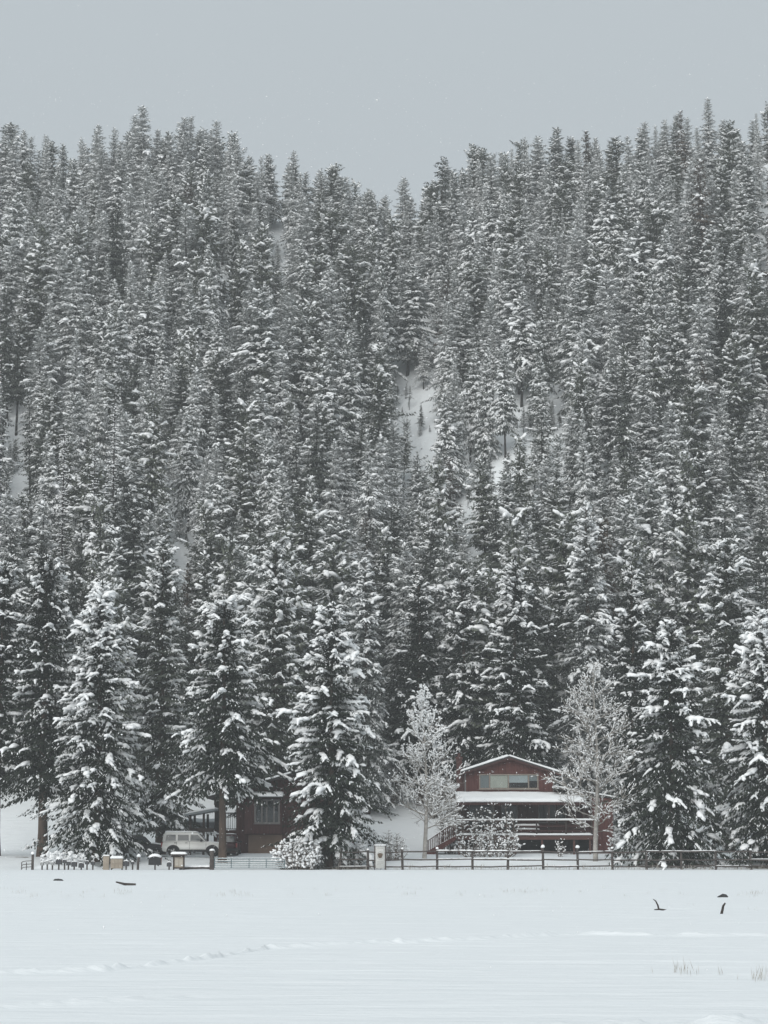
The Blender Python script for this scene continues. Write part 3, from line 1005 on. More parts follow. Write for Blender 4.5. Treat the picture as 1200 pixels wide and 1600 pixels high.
_r = np.random.default_rng(12)
for cx, cy, rx, ry in CLEAR:            # young trees standing in the openings
    for q in range(int(2 + rx * ry / 75)):
        for Y in np.linspace(205, 390, 186):
            px, py = cx + _r.uniform(-1.2, 1.2) * rx, cy + _r.uniform(-0.9, 1.2) * ry
            X = P(px, py, Y)[0]
            z = gz(X, Y)
            if z > P(px, py, Y)[2]:
                h = _r.uniform(0.8, 4.5)
                v = int(_r.integers(0, len(VAR)))
                FOREST.append([X, Y, z - 0.05, h, h / VAR[v][3] * 1.1, v, px, py - h / Y * FPX, py, 0.18 * h / Y * FPX, px])
                break


def rank_forest():
    """Rows of FOREST by how much of each the camera sees (near trees hide far ones)."""
    W, H, k = 300, 400, 0.25
    buf = np.zeros((H, W), bool)
    seen = np.zeros(len(FOREST))
    for i in sorted(range(len(FOREST)), key=lambda q: FOREST[q][1]):
        X, Y, z, h, sx, v, px, ty, by, rp, rot = FOREST[i]
        n = 0
        for row in range(max(0, int(ty * k)), min(H, int(by * k))):
            f = min(1.0, (row / k - ty) / max(1.0, by - ty) * 1.25 + 0.12)
            a, b = int((px - rp * f) * k), int((px + rp * f) * k) + 1
            a, b = max(0, a), min(W, b)
            if a < b:
                n += int((~buf[row, a:b]).sum())
                buf[row, a:b] = True
        seen[i] = n
    return np.argsort(-seen), seen


ORDER, SEEN = rank_forest()
NEAR_SET = list(ORDER[:292])
PROTO = {}


COLS = [(45, 'at the left picture edge'), (150, 'above the mailboxes'), (230, 'above the parcel box'), (320, 'above the white SUV'), (430, 'above the dark cabin'), (550, 'above the cabin-side spruce'),
        (625, 'above the round-emblem sign'), (710, 'above the young frosted tree'), (790, 'above the house chimney'), (870, 'above the red gable'), (975, 'above the white-trunked tree'), (1100, 'above the broad drooping spruce'), (9999, 'at the right picture edge')]
ROWS = [(285, 'on the ridge'), (400, 'just below the ridge'), (540, 'on the upper slope'), (680, 'on the middle slope'), (800, 'on the lower slope'), (9999, 'in the forest foot')]


def zone(px, py):
    return next(w for lim, w in ROWS if py < lim), next(w for lim, w in COLS if px < lim)


NAMES = {}
for i in NEAR_SET:
    X, Y, z, h, sx, v, px, ty, by, rp, rot = FOREST[i]
    row, col = zone(px, ty)
    kind = VAR[v][5]
    NAMES.setdefault((KINDW[kind] if h > 5 else 'small young spruce', row, col), []).append(i)
LABEL = {}
for (k, row, col), ids in NAMES.items():
    ids.sort(key=lambda q: FOREST[q][6])
    words = {1: [''], 2: ['left-hand ', 'right-hand '], 3: ['leftmost ', 'middle ', 'rightmost ']}.get(len(ids), [''] * len(ids))
    for w, i in zip(words, ids):
        LABEL[i] = ('%s%s %s %s' % (w, k, row, col), 'conifers %s %s' % (row, col))

for i in NEAR_SET:
    X, Y, z, h, sx, v, px, ty, by, rp, rot = FOREST[i]
    crown, trunk, joined, h0, R0, tone = VAR[v]
    label, group = LABEL[i]
    if v not in PROTO:
        r = thing('hillside_conifer', label, 'tree', (X, Y, z), rot, group)
        r.scale = (sx, sx, h / h0)
        r.rotation_euler = (0.035 * math.sin(X * 3.1), 0.035 * math.sin(Y * 2.3), rot)
        link('trunk', trunk, r)
        link('crown', crown, r)
        PROTO[v] = r
    else:
        c_ = clone(PROTO[v], (X, Y, z), rot, (sx, h / h0), label, group)
        c_.rotation_euler = (0.035 * math.sin(X * 3.1), 0.035 * math.sin(Y * 2.3), rot)


def far_forest():
    rest = [i for i in range(len(FOREST)) if i not in set(NEAR_SET)]
    src = bpy.data.collections.new('forest_kinds')
    for k, vv in enumerate(VAR):
        o = bpy.data.objects.new('conifer_kind_%02d' % k, vv[2])
        src.objects.link(o)
    me = bpy.data.meshes.new('forest')
    me.from_pydata([FOREST[i][:3] for i in rest], [], [])
    for nm, ty_, vals in (('which', 'INT', [FOREST[i][5] for i in rest]), ('turn', 'FLOAT', [FOREST[i][10] for i in rest]), ('tilt_x', 'FLOAT', [0.035 * math.sin(FOREST[i][0] * 3.1) for i in rest]), ('tilt_y', 'FLOAT', [0.035 * math.sin(FOREST[i][1] * 2.3) for i in rest])):
        a = me.attributes.new(nm, ty_, 'POINT')
        a.data.foreach_set('value', vals)
    a = me.attributes.new('size', 'FLOAT_VECTOR', 'POINT')
    a.data.foreach_set('vector', np.array([(FOREST[i][4], FOREST[i][4], FOREST[i][3] / VAR[FOREST[i][5]][3]) for i in rest]).ravel())
    o = link('forest', me)
    tag(o, 'dense snowy conifer forest covering the hillside up to the ridge', 'forest', kind='stuff')
    g = bpy.data.node_groups.new('forest', 'GeometryNodeTree')
    g.interface.new_socket('Geometry', in_out='INPUT', socket_type='NodeSocketGeometry')
    g.interface.new_socket('Geometry', in_out='OUTPUT', socket_type='NodeSocketGeometry')
    N, L = g.nodes, g.links
    gi, go = N.new('NodeGroupInput'), N.new('NodeGroupOutput')
    ip = N.new('GeometryNodeInstanceOnPoints')
    ci = N.new('GeometryNodeCollectionInfo')
    ci.inputs['Collection'].default_value = src
    ci.inputs['Separate Children'].default_value = True
    ci.inputs['Reset Children'].default_value = True
    ip.inputs['Pick Instance'].default_value = True

    def at(nm, ty_):
        n = N.new('GeometryNodeInputNamedAttribute')
        n.data_type = ty_
        n.inputs['Name'].default_value = nm
        return [q for q in n.outputs if q.enabled][0]
    L.new(gi.outputs[0], ip.inputs['Points'])
    L.new(ci.outputs[0], ip.inputs['Instance'])
    L.new(at('which', 'INT'), ip.inputs['Instance Index'])
    cx = N.new('ShaderNodeCombineXYZ')
    L.new(at('turn', 'FLOAT'), cx.inputs['Z'])
    L.new(at('tilt_x', 'FLOAT'), cx.inputs['X'])
    L.new(at('tilt_y', 'FLOAT'), cx.inputs['Y'])
    er = N.new('FunctionNodeEulerToRotation')
    L.new(cx.outputs[0], er.inputs[0])
    L.new(er.outputs[0], ip.inputs['Rotation'])
    L.new(at('size', 'FLOAT_VECTOR'), ip.inputs['Scale'])
    L.new(ip.outputs[0], go.inputs[0])
    md = o.modifiers.new('forest', 'NODES')
    md.node_group = g


far_forest()


# bare dead conifers with snow-lined branches, on the left of the slope
def dead_tree(name, label, px, top, base, Y, hw, seed):
    rng = np.random.default_rng(seed)
    X = P(px, base, Y)[0]
    z0 = gz(X, Y)
    h = P(px, top, Y)[2] - z0
    R = hw / FPX * Y
    tr, br, sn = MB(), MB(), MB()
    tr.tube([(0.02 * math.sin(q), 0, q * h) for q in np.linspace(0, 1, 8)], np.linspace(0.17, 0.03, 8), 7)
    bc, ba, bl, bw, bh = [], [], [], [], []
    z = 0.22 * h
    k = 0
    while z < h * 0.98:
        t = z / h
        for q in range(3 + int(rng.random() * 2.5)):
            a = k * 2.4 + q * 1.57 + rng.normal(0, 0.5)
            z = min(h * 0.97, t * h + rng.normal(0, 0.22))
            dr = rng.uniform(0.05, 0.5)
            L = (R * (1.05 - t) ** 0.7 + 0.2) * rng.uniform(0.35, 1.15)
            pts = [np.array([math.cos(a) * L * s_, math.sin(a) * L * s_, z - dr * L * s_ + 0.15 * L * s_ * s_]) for s_ in np.linspace(0, 1, 4)]
            br.tube(pts, [0.035, 0.028, 0.02, 0.012], 4, cap=False)
            for i in range(3):
                c = (pts[i] + pts[i + 1]) / 2
                if rng.random() < 0.6:
                    bc.append(c + np.array([0, 0, 0.06])); ba.append(pts[i + 1] - pts[i]); bl.append(L / 6); bw.append(0.065); bh.append(0.055)
                for sg in (-1, 1):
                    d = (pts[i + 1] - pts[i]) / (L / 3) * 0.5 + sg * np.array([-math.sin(a), math.cos(a), -0.3]) * 0.7
                    e = c + d * L * 0.22
                    br.tube([c, e], [0.014, 0.008], 3, cap=False)
                    if rng.random() < 0.7:
                        bc.append((c + e) / 2 + np.array([0, 0, 0.04])); ba.append(e - c); bl.append(np.linalg.norm(e - c) * 0.5); bw.append(0.05); bh.append(0.045)
        z = t * h + 0.42 * rng.uniform(0.6, 1.5)
        k += 1
    blobs(sn, np.array(bc), np.array(ba), np.array(bl), np.array(bw), np.array(bh), rng, 0, BALL_LO)
    r = thing(name, label, 'tree', (X, Y, z0))
    obj('trunk', tr, M['bark_dark'], r)
    obj('branches', br, M['bark_dark'], r)
    tag(obj('snow_cover', sn, M['snow'], r), kind='stuff')


dead_tree('dead_conifer', 'bare dead conifer with snow-lined branches on the left of the slope', 176, 618, 812, 236, 32, 61)
dead_tree('dead_conifer', 'shorter bare dead conifer left of the taller dead one on the slope', 98, 668, 800, 238, 28, 62)
dead_tree('dead_conifer', 'bare dead conifer halfway between the other two dead ones', 146, 690, 800, 232, 24, 63)


# ------------------------------------------------------------------ the red house
def X_(px, Y):
    return P(px, 1300, Y)[0]


def Z_(py, Y):
    return P(600, py, Y)[2]


def snow_slab(mb, pts_lo, y0, y1, thick, seed, mt=0, nx=28, ny=6, lip=0.05):
    """A lumpy layer of snow on a strip that runs in x along pts_lo = [(x, z)...] from y0 to y1 (dz given by third item)."""
    rng = np.random.default_rng(seed)
    xs = np.linspace(pts_lo[0][0], pts_lo[-1][0], nx)
    px = [p[0] for p in pts_lo]
    zf = np.interp(xs, px, [p[1] for p in pts_lo])
    zb = np.interp(xs, px, [p[2] for p in pts_lo])
    top, bot = [], []
    for j in range(ny):
        q = j / (ny - 1)
        y = y0 + (y1 - y0) * q
        edge = 1.0 if 0 < j < ny - 1 else 0.55
        for i, x in enumerate(xs):
            e = edge * (0.6 if i in (0, nx - 1) else 1.0)
            z = zf[i] + (zb[i] - zf[i]) * q
            w = float(fbm(np.array([x * 0.8 + seed]), np.array([y * 1.1]), seed, 3)[0])
            yy = y + (-lip * (0.6 + w) if j == 0 else 0)
            top.append((x, yy, z + thick * e * (1 + 0.35 * w)))
            bot.append((x, yy, z + 0.003))
    n = nx * ny
    F, idx = [], lambda i, j: j * nx + i
    for j in range(ny - 1):
        for i in range(nx - 1):
            F.append((idx(i, j), idx(i + 1, j), idx(i + 1, j + 1), idx(i, j + 1)))
            F.append((n + idx(i, j), n + idx(i, j + 1), n + idx(i + 1, j + 1), n + idx(i + 1, j)))
    for i in range(nx - 1):
        F.append((n + idx(i, 0), n + idx(i + 1, 0), idx(i + 1, 0), idx(i, 0)))
        F.append((idx(i, ny - 1), idx(i + 1, ny - 1), n + idx(i + 1, ny - 1), n + idx(i, ny - 1)))
    for j in range(ny - 1):
        F.append((idx(0, j), idx(0, j + 1), n + idx(0, j + 1), n + idx(0, j)))
        F.append((n + idx(nx - 1, j), n + idx(nx - 1, j + 1), idx(nx - 1, j + 1), idx(nx - 1, j)))
    mb.add(top + bot, F, mt, True)


def boards(parent, x0, x1, y, z0, zt, m, step=0.42, name='board', meshes=None, gap=0.034, depth=0.045):
    """Vertical siding boards on a wall face at y; zt is a top height or a function of x. Boards are parts."""
    n = max(1, int(round((x1 - x0) / step)))
    for i in range(n):
        a = x0 + (x1 - x0) * i / n + gap / 2
        b = x0 + (x1 - x0) * (i + 1) / n - gap / 2
        mb = MB()
        ta, tb = (zt(a), zt(b)) if callable(zt) else (zt, zt)
        d = depth * (0.8 + 0.4 * ((i * 37) % 10) / 10)
        mb.prism([(a, z0), (b, z0), (b, tb), (a, ta)], y - d, y + 0.002)
        obj(name, mb, m, parent)


def window(parent, x0, x1, z0, z1, y, splits, fills, frame_mat, name='window', fw=0.07):
    """Window > panes, blinds; splits are x positions of the mullions."""
    mb = MB()
    for a, b, c, d in ((x0, x1, z0, z0 + fw), (x0, x1, z1 - fw, z1)):
        mb.box(a, b, y - 0.09, y + 0.02, c, d)
    xs = [x0] + list(splits) + [x1]
    for k, xx in enumerate(xs):
        a, b = (xx, xx + fw) if k == 0 else (xx - fw, xx) if k == len(xs) - 1 else (xx - fw / 2, xx + fw / 2)
        mb.box(a, b, y - 0.088, y + 0.02, z0 + fw, z1 - fw)
    # sill
    mb.box(x0 - 0.05, x1 + 0.05, y - 0.13, y - 0.0905, z0 - 0.05, z0 + 0.02)
    w = obj(name, mb, frame_mat, parent)
    for k in range(len(xs) - 1):
        a = xs[k] + (fw if k == 0 else fw / 2)
        b = xs[k + 1] - (fw if k == len(xs) - 2 else fw / 2)
        f = fills[k]
        if f:
            bl = MB()
            lo = z0 + fw + (z1 - z0 - 2 * fw) * f[1]
            nsl = 1 if f[2] == 0 else f[2]
            hgt = (z1 - fw - lo) / nsl
            for q in range(nsl):
                bl.box(a + 0.012, b - 0.012, y + 0.055 - 0.004 * (q % 2), y + 0.07, lo + q * hgt, lo + (q + 1) * hgt - (0.004 if nsl > 1 else 0))
            obj('blind', bl, M[f[0]], w)
        p = MB()
        p.box(a + 0.002, b - 0.002, y - 0.03, y - 0.022, z0 + fw + 0.002, z1 - fw - 0.002)
        obj('pane', p, M['glass'], w)
    return w


YG = 189.0      # gable wall
YP = 185.6      # front edge of deck and porch roof
house = thing('red_house', 'dark red gabled house with snowy porch roof and long deck behind the rail fence', 'house', (0, 0, 0))
gx0, gx1 = X_(727, YG), X_(866, YG)
ga = X_(796, YG)
zdeck = Z_(1305, YP)
z_up0 = Z_(1240, YG)
z_eave = Z_(1207, YG)
z_apex = Z_(1184.5, YG)


def gable_z(x):
    return z_apex - abs(x - ga) * (z_apex - z_eave) / (gx1 - ga)


g0 = gz(X_(820, 188), 188) - 0.6
core = MB()
# upper block with a real window opening (four pieces round it), side and back walls
wx0, wx1, wz0, wz1 = X_(749, YG), X_(842, YG), Z_(1233, YG), Z_(1209.5, YG)
core.box(gx0, wx0, YG, YG + 0.15, z_up0 - 0.4, wz1)
core.box(wx1, gx1, YG, YG + 0.15, z_up0 - 0.4, wz1)
core.box(wx0, wx1, YG + 0.001, YG + 0.15, z_up0 - 0.4, wz0)
core.prism([(gx0, wz1), (gx1, wz1), (gx1, gable_z(gx1)), (ga, z_apex), (gx0, gable_z(gx0))], YG, YG + 0.15)
core.box(gx0, gx0 + 0.15, YG + 0.151, YG + 8.5, z_up0 - 0.4, z_eave)
core.box(gx1 - 0.15, gx1, YG + 0.151, YG + 8.5, z_up0 - 0.4, z_eave)
core.prism([(gx0, z_up0 - 0.4), (gx1, z_up0 - 0.4), (gx1, z_eave), (ga, z_apex), (gx0, z_eave)], YG + 8.5, YG + 8.65)
core.box(gx0 + 0.16, gx1 - 0.16, YG + 3.0, YG + 3.1, z_up0, z_eave)          # inner partition keeps the room dim
core.box(gx0 + 0.16, gx1 - 0.16, YG + 0.16, YG + 3.0, z_up0 - 0.1, z_up0 - 0.02)
obj('wall', core, M['red'], house)
boards(house, gx0, wx0, YG, z_up0, lambda x: gable_z(x) - 0.03, M['red'])
boards(house, wx1, gx1, YG, z_up0, lambda x: gable_z(x) - 0.03, M['red'])
boards(house, wx0, wx1, YG, wz1 + 0.02, lambda x: gable_z(x) - 0.03, M['red'])
boards(house, wx0, wx1, YG, z_up0, wz0 - 0.06, M['red'])
window(house, wx0, wx1, wz0, wz1, YG, [X_(765.5, YG), X_(795, YG), X_(826.5, YG)],
       [('curtain', 0.0, 0), ('blind', 0.0, 22), ('blind_blue', 0.42, 14), ('curtain', 0.55, 0)], M['trim'], fw=0.10)
# corner trim
tm = MB()
tm.box(gx0 - 0.04, gx0 + 0.08, YG - 0.06, YG - 0.035, z_up0, z_eave - 0.02)
tm.box(gx1 - 0.08, gx1 + 0.04, YG - 0.06, YG - 0.035, z_up0, z_eave - 0.02)
tm.box(gx0 + 0.1, gx1 - 0.1, YG - 0.05, YG - 0.036, z_up0 - 0.02, z_up0 + 0.16)
obj('corner_trim', tm, M['trim_grey'], house)
# main roof: two slabs with snow
ex0, ex1 = X_(720.5, YG - 0.7), X_(878, YG - 0.7)
slope = (z_apex - z_eave) / (gx1 - ga)
ra = z_apex + 0.02
for sgn, xe in ((-1, ex0), (1, ex1)):
    ze = ra - abs(xe - ga) * slope
    rf = MB()
    poly = [(ga, ra), (xe, ze), (xe, ze + 0.13), (ga, ra + 0.13)]
    if sgn > 0:
        poly = poly[::-1]
    rf.prism(poly, YG - 0.55, YG + 9.2)
    ro = obj('roof', rf, M['roofing'], house)
    sm = MB()
    pts = [(ga, ra + 0.13, ra + 0.13), (xe, ze + 0.13, ze + 0.13)]
    if sgn < 0:
        pts = pts[::-1]
    snow_slab(sm, pts, YG - 0.58, YG + 9.2, 0.20, 3 + sgn, nx=34, ny=10, lip=0.03)
    obj('snow_cover', sm, M['snow_roof'], ro)
    ba = MB()
    poly = [(ga, ra - 0.14), (xe, ze - 0.14), (xe, ze), (ga, ra)]
    ba.prism(poly if sgn < 0 else poly[::-1], YG - 0.54, YG - 0.49)
    obj('barge_board', ba, M['red_dark_shaded'], ro)
# porch roof
pz0, pz1 = Z_(1253, YP), Z_(1240, YG)
px0, px1 = X_(713, YP), X_(917, YP)
pr = MB()
pr.prism([(YP, pz0 - 0.13), (YG - 0.05, pz1 - 0.13), (YG - 0.05, pz1 - 0.02), (YP, pz0 - 0.02)], px0, px1, axis='x')
pro = obj('porch_roof', pr, M['roofing'], house)
fa = MB()
fa.box(px0, px1, YP - 0.05, YP - 0.003, pz0 - 0.24, pz0 - 0.01)
obj('fascia', fa, M['red_dark_shaded'], pro)
sm = MB()
snow_slab(sm, [(px0, pz0 - 0.02, pz1 - 0.02), (px1, pz0 - 0.02, pz1 - 0.02)], YP - 0.08, YG - 0.07, 0.24, 8, nx=60, ny=9, lip=0.08)
obj('snow_cover', sm, M['snow_roof'], pro)
# lower storey
lx0, lx1 = X_(719, YG), X_(925, YG)
lw = MB()
zl_top = pz1 - 0.15
lw.box(lx0, lx1, YG + 0.002, YG + 8.6, zdeck, zl_top)
obj('wall', lw, M['red_dark_shaded'], house)  # porch shadow is painted in with the darker red
boards(house, lx0, lx1, YG + 0.002, zdeck + 0.1, zl_top - 0.02, M['red_dark_shaded'], step=0.55)
for a, b, n in ((733, 772, 2), (784, 808, 2), (842, 868, 2), (872, 884, 1)):
    xa, xb = X_(a, YG), X_(b, YG)
    zz0 = zdeck + (0.15 if n == 2 and a < 800 else 1.0)
    wm = MB()
    wm.box(xa, xb, YG - 0.16, YG - 0.05, zz0, zz0 + 0.06)
    wm.box(xa, xb, YG - 0.16, YG - 0.05, zl_top - 0.55, zl_top - 0.48)
    for q in range(n + 1):
        xx = xa + (xb - xa) * q / n
        wm.box(xx - 0.04, xx + 0.04, YG - 0.158, YG - 0.052, zz0 + 0.06, zl_top - 0.55)
    wo = obj('window', wm, M['trim_grey'], house)
    for q in range(n):
        gm = MB()
        gm.box(xa + (xb - xa) * q / n + 0.042, xa + (xb - xa) * (q + 1) / n - 0.042, YG - 0.10, YG - 0.06, zz0 + 0.062, zl_top - 0.552)
        obj('pane', gm, M['glass_dark'], wo)
# right wing
YW = 187.2
rx0, rx1 = X_(925.5, YW), X_(958, YW)
rz = Z_(1247, YW)
rw = MB()
rw.box(rx0, rx1, YW, YW + 9.5, gz(rx1, YW) - 0.4, rz)
obj('wall', rw, M['red'], house)
boards(house, rx0, rx1, YW, gz(rx1, YW) - 0.2, rz - 0.02, M['red'], step=0.42)
wr0, wr1 = X_(864, YG - 0.4), X_(966, YG - 0.4)
za, zb_ = Z_(1229, YG - 0.4), Z_(1247, YG - 0.4)
wr = MB()
wr.prism([(wr0, za - 0.18), (wr1, zb_ - 0.18), (wr1, zb_ - 0.04), (wr0, za - 0.04)], YG - 1.9, YG + 8.4)
wro = obj('wing_roof', wr, M['roofing'], house)
wc = MB()
wc.prism([(gx1 + 0.01, zb_ - 0.6), (lx1, zb_ - 0.6), (lx1, zb_ - 0.19), (gx1 + 0.01, za - 0.3)], YG - 0.3, YG - 0.2)
obj('wall', wc, M['red_dark_shaded'], house)
sm = MB()
snow_slab(sm, [(wr0, za - 0.04, za - 0.04), (wr1, zb_ - 0.04, zb_ - 0.04)], YG - 1.93, YG + 8.4, 0.17, 14, nx=26, ny=8, lip=0.03)
obj('snow_cover', sm, M['snow_roof'], wro)
# chimney
ch = MB()
cx0, cx1 = X_(713.5, YG + 1), X_(722, YG + 1)
ch.box(cx0, cx1, YG + 0.6, YG + 1.3, gz(cx0, YG) - 0.3, Z_(1186, YG + 1))
cho = obj('chimney', ch, M['brick'], house)
cc = MB()
cc.box(cx0 - 0.07, cx1 + 0.07, YG + 0.53, YG + 1.37, Z_(1186, YG + 1) + 0.002, Z_(1183, YG + 1))
cc.tube([((cx0 + cx1) / 2, YG + 0.95, Z_(1183, YG + 1)), ((cx0 + cx1) / 2, YG + 0.95, Z_(1177, YG + 1))], 0.13, 10)
obj('chimney_cap', cc, M['brick'], cho)
# deck: floor boards, rim, posts, rails
dx0, dx1 = X_(714, YP), X_(926, YP)
for k in range(12):
    y0 = YP + 0.02 + k * (YG - 0.2 - YP) / 12
    dm = MB()
    dm.box(dx0, dx1, y0, y0 + (YG - 0.2 - YP) / 12 - 0.015, zdeck - 0.05, zdeck)
    obj('deck_board', dm, M['deckwood'], house)
rim = MB()
rim.box(dx0, dx1, YP - 0.05, YP + 0.01, zdeck - 0.36, zdeck - 0.052)
obj('rim_beam', rim, M['deckwood'], house)
sn = MB()
snow_slab(sn, [(dx0, zdeck, zdeck), (dx1, zdeck, zdeck)], YP - 0.08, YP + 2.4, 0.17, 17, nx=60, ny=7, lip=0.05)
obj('snow_cover', sn, M['snow_roof'], house)
zrail = Z_(1283, YP)
dposts = [716, 744, 773, 802, 838.5, 884.5, 925]
for q in dposts:
    pm = MB()
    x = X_(q, YP)
    pm.box(x - 0.06, x + 0.06, YP - 0.06, YP + 0.06, zdeck - 0.05 + 0.06, zrail)
    obj('rail_post', pm, M['darkwood'], house)
tr = MB()
tr.box(dx0 - 0.05, dx1 + 0.05, YP - 0.10, YP + 0.10, zrail + 0.002, zrail + 0.06)
tro = obj('top_rail', tr, M['deckwood'], house)
sn = MB()
snow_slab(sn, [(dx0 - 0.05, zrail + 0.06, zrail + 0.06), (dx1 + 0.05, zrail + 0.06, zrail + 0.06)], YP - 0.12, YP + 0.11, 0.13, 19, nx=70, ny=4, lip=0.02)
obj('snow_cover', sn, M['snow_roof'], tro)
for zz in (zdeck + 0.30, zdeck + 0.68):
    mr_ = MB()
    mr_.box(dx0, dx1, YP + 0.061, YP + 0.10, zz, zz + 0.09)
    obj('middle_rail', mr_, M['red_dark_shaded'], house)
for q in (717, 745, 773, 805, 847, 897, 922):
    pm = MB()
    x = X_(q, YP)
    pm.box(x - 0.08, x + 0.08, YP + 0.06, YP + 0.22, gz(x, YP) - 0.4, zdeck - 0.052)
    obj('deck_post', pm, M['deckwood'], house)
for q in (719, 858, 913):
    pm = MB()
    x = X_(q, YP + 0.3)
    pm.box(x - 0.07, x + 0.07, YP + 0.25, YP + 0.39, zdeck, pz0 - 0.10)
    obj('porch_post', pm, M['darkwood'], house)
bs = MB()
bs.box(dx0 + 0.1, dx1 - 0.05, YG - 0.25, YG - 0.05, gz(0, YG) - 0.8, zdeck - 0.06)
obj('foundation', bs, M['black'], house)  # black colour stands in for the crawlspace shade
# stairs down to the left
sx1, sx0 = X_(713, YP), X_(668, YP)
sg = gz(sx0, YP + 0.7)
nst = 9
for k in range(nst):
    f0, f1 = k / nst, (k + 1) / nst
    xa, xb = sx1 + (sx0 - sx1) * f0, sx1 + (sx0 - sx1) * f1
    zt = zdeck - (zdeck - sg - 0.1) * f1
    stp = MB()
    stp.box(xb - 0.03, xa, YP + 0.08, YP + 1.3, zt - 0.05, zt)
    so = obj('stair_tread', stp, M['deckwood'], house)
    sn = MB()
    snow_slab(sn, [(xb - 0.03, zt, zt), (xa - 0.01, zt, zt)], YP + 0.08, YP + 1.3, 0.10, 30 + k, nx=5, ny=5, lip=0.02)
    obj('snow_cover', sn, M['snow_roof'], so)
for yy in (YP + 0.0, YP + 1.31):
    st = MB()
    st.prism([(sx0, sg - 0.15), (sx0 + 0.35, sg - 0.15), (sx1, zdeck - 0.36), (sx1, zdeck - 0.02), (sx0, sg + 0.22)], yy, yy + 0.06)
    obj('stringer', st, M['red'], house)
    hr = MB()
    hr.prism([(sx0, sg + 1.00), (sx1, zrail - 0.07), (sx1, zrail), (sx0, sg + 1.07)], yy, yy + 0.08)
    ho = obj('handrail', hr, M['deckwood'], house)
    sn = MB()
    snow_slab(sn, [(sx0, sg + 1.07, sg + 1.07), (sx1 - 0.06, zrail, zrail)], yy - 0.01, yy + 0.09, 0.05, 41, nx=16, ny=4, lip=0.01)
    obj('snow_cover', sn, M['snow_roof'], ho)
    for k in range(15):
        f = (k + 0.5) / 15
        x = sx0 + (sx1 - sx0) * f
        b0 = sg + 0.2 + (zdeck - 0.05 - sg - 0.2) * f
        b1 = sg + 1.0 + (zrail - 0.07 - sg - 1.0) * f
        bm = MB()
        bm.box(x - 0.025, x + 0.025, yy + 0.02, yy + 0.058, b0, b1)
        obj('baluster', bm, M['deckwood'], house)
pm = MB()
pm.box(sx0 - 0.1, sx0, YP - 0.02, YP + 0.1, sg - 0.3, sg + 1.12)
obj('newel_post', pm, M['deckwood'], house)

# picnic table with snow on the deck
tt = thing('picnic_table', 'small picnic table under thick snow on the deck of the red house', 'table', (X_(824, YP + 1.2), YP + 1.2, zdeck))
hw_ = 0.95
for k in range(4):
    m_ = MB()
    m_.box(-hw_, hw_, -0.38 + k * 0.19, -0.38 + k * 0.19 + 0.175, 0.70, 0.74)
    obj('plank', m_, M['deckwood'], tt)
for yy in (-0.72, 0.48):
    m_ = MB()
    m_.box(-hw_, hw_, yy, yy + 0.24, 0.42, 0.46)
    so = obj('seat', m_, M['deckwood'], tt)
    sn = MB()
    snow_slab(sn, [(-hw_, 0.46, 0.46), (hw_, 0.46, 0.46)], yy - 0.02, yy + 0.26, 0.13, 51, nx=14, ny=4)
    obj('snow_cover', sn, M['snow_roof'], so)
for xx in (-0.7, 0.7):
    for s_ in (-1, 1):
        m_ = MB()
        m_.prism([(s_ * 0.62 - 0.05, 0.0), (s_ * 0.62 + 0.05, 0.0), (s_ * 0.22 + 0.05, 0.69), (s_ * 0.22 - 0.05, 0.69)], xx - 0.03 + 0.002 * s_, xx + 0.03 + 0.002 * s_, axis='x')
        obj('leg', m_, M['deckwood'], tt)
    m_ = MB()
    m_.box(xx - 0.075, xx - 0.035, -0.7, 0.7, 0.34, 0.415)
    obj('brace', m_, M['deckwood'], tt)
sn = MB()
snow_slab(sn, [(-hw_, 0.74, 0.74), (hw_, 0.74, 0.74)], -0.40, 0.40, 0.17, 53, nx=16, ny=6)
obj('snow_cover', sn, M['snow_roof'], tt)

# ------------------------------------------------------------------ the dark red cabin on the left
YC = 187.0
cab = thing('dark_red_cabin', 'low dark red cabin with bay window and tan panel, half hidden by two spruces', 'house', (0, 0, 0))
c0, c1 = X_(334, YC), X_(552, YC)
cg = gz(X_(420, YC), YC) - 0.5
zc_mid = Z_(1297, YC)
ax_ = X_(474, YC)
zapex, zeave = Z_(1207, YC), Z_(1246, YC)


def cab_z(x):
    return zapex - abs(x - ax_) * (zapex - zeave) / (ax_ - c0)


po0, po1 = X_(347, YC), X_(369, YC)          # the open porch bay on the left
m_ = MB()
m_.box(c0, po1, YC, YC + 4.0, cg, zc_mid)
m_.prism([(po1, cg), (c1, cg), (c1, cab_z(c1)), (ax_, zapex), (po1, cab_z(po1))], YC, YC + 7.0)
obj('wall', m_, M['red_dark_shaded'], cab)  # cabin red includes the shade of the spruces
boards(cab, c0, po1, YC, cg + 0.3, zc_mid - 0.02, M['red_dark_shaded'], step=0.45)
boards(cab, po1, X_(381, YC), YC, cg + 0.3, lambda x: cab_z(x) - 0.05, M['red_dark_shaded'], step=0.35)
boards(cab, X_(441, YC), c1, YC, cg + 0.3, lambda x: cab_z(x) - 0.05, M['red_dark_shaded'], step=0.45)
for a, b in ((335, 347), (368.8, 373)):
    m_ = MB()
    m_.box(X_(a, YC), X_(b, YC), YC - 0.03, YC + 0.25, zc_mid, cab_z(X_(a, YC)) + 0.02)
    obj('porch_post', m_, M['darkwood'], cab)
m_ = MB()
m_.box(c0, po1, YC - 0.02, YC + 0.12, Z_(1258, YC), Z_(1247, YC))
obj('porch_beam', m_, M['darkwood'], cab)
m_ = MB()
m_.box(po0, po1, YC + 0.02, YC + 0.08, Z_(1271.5, YC), Z_(1269.5, YC))
m_.box(po0, po1, YC + 0.02, YC + 0.08, Z_(1296, YC), Z_(1294.5, YC))
pr_ = obj('porch_rail', m_, M['black'], cab)
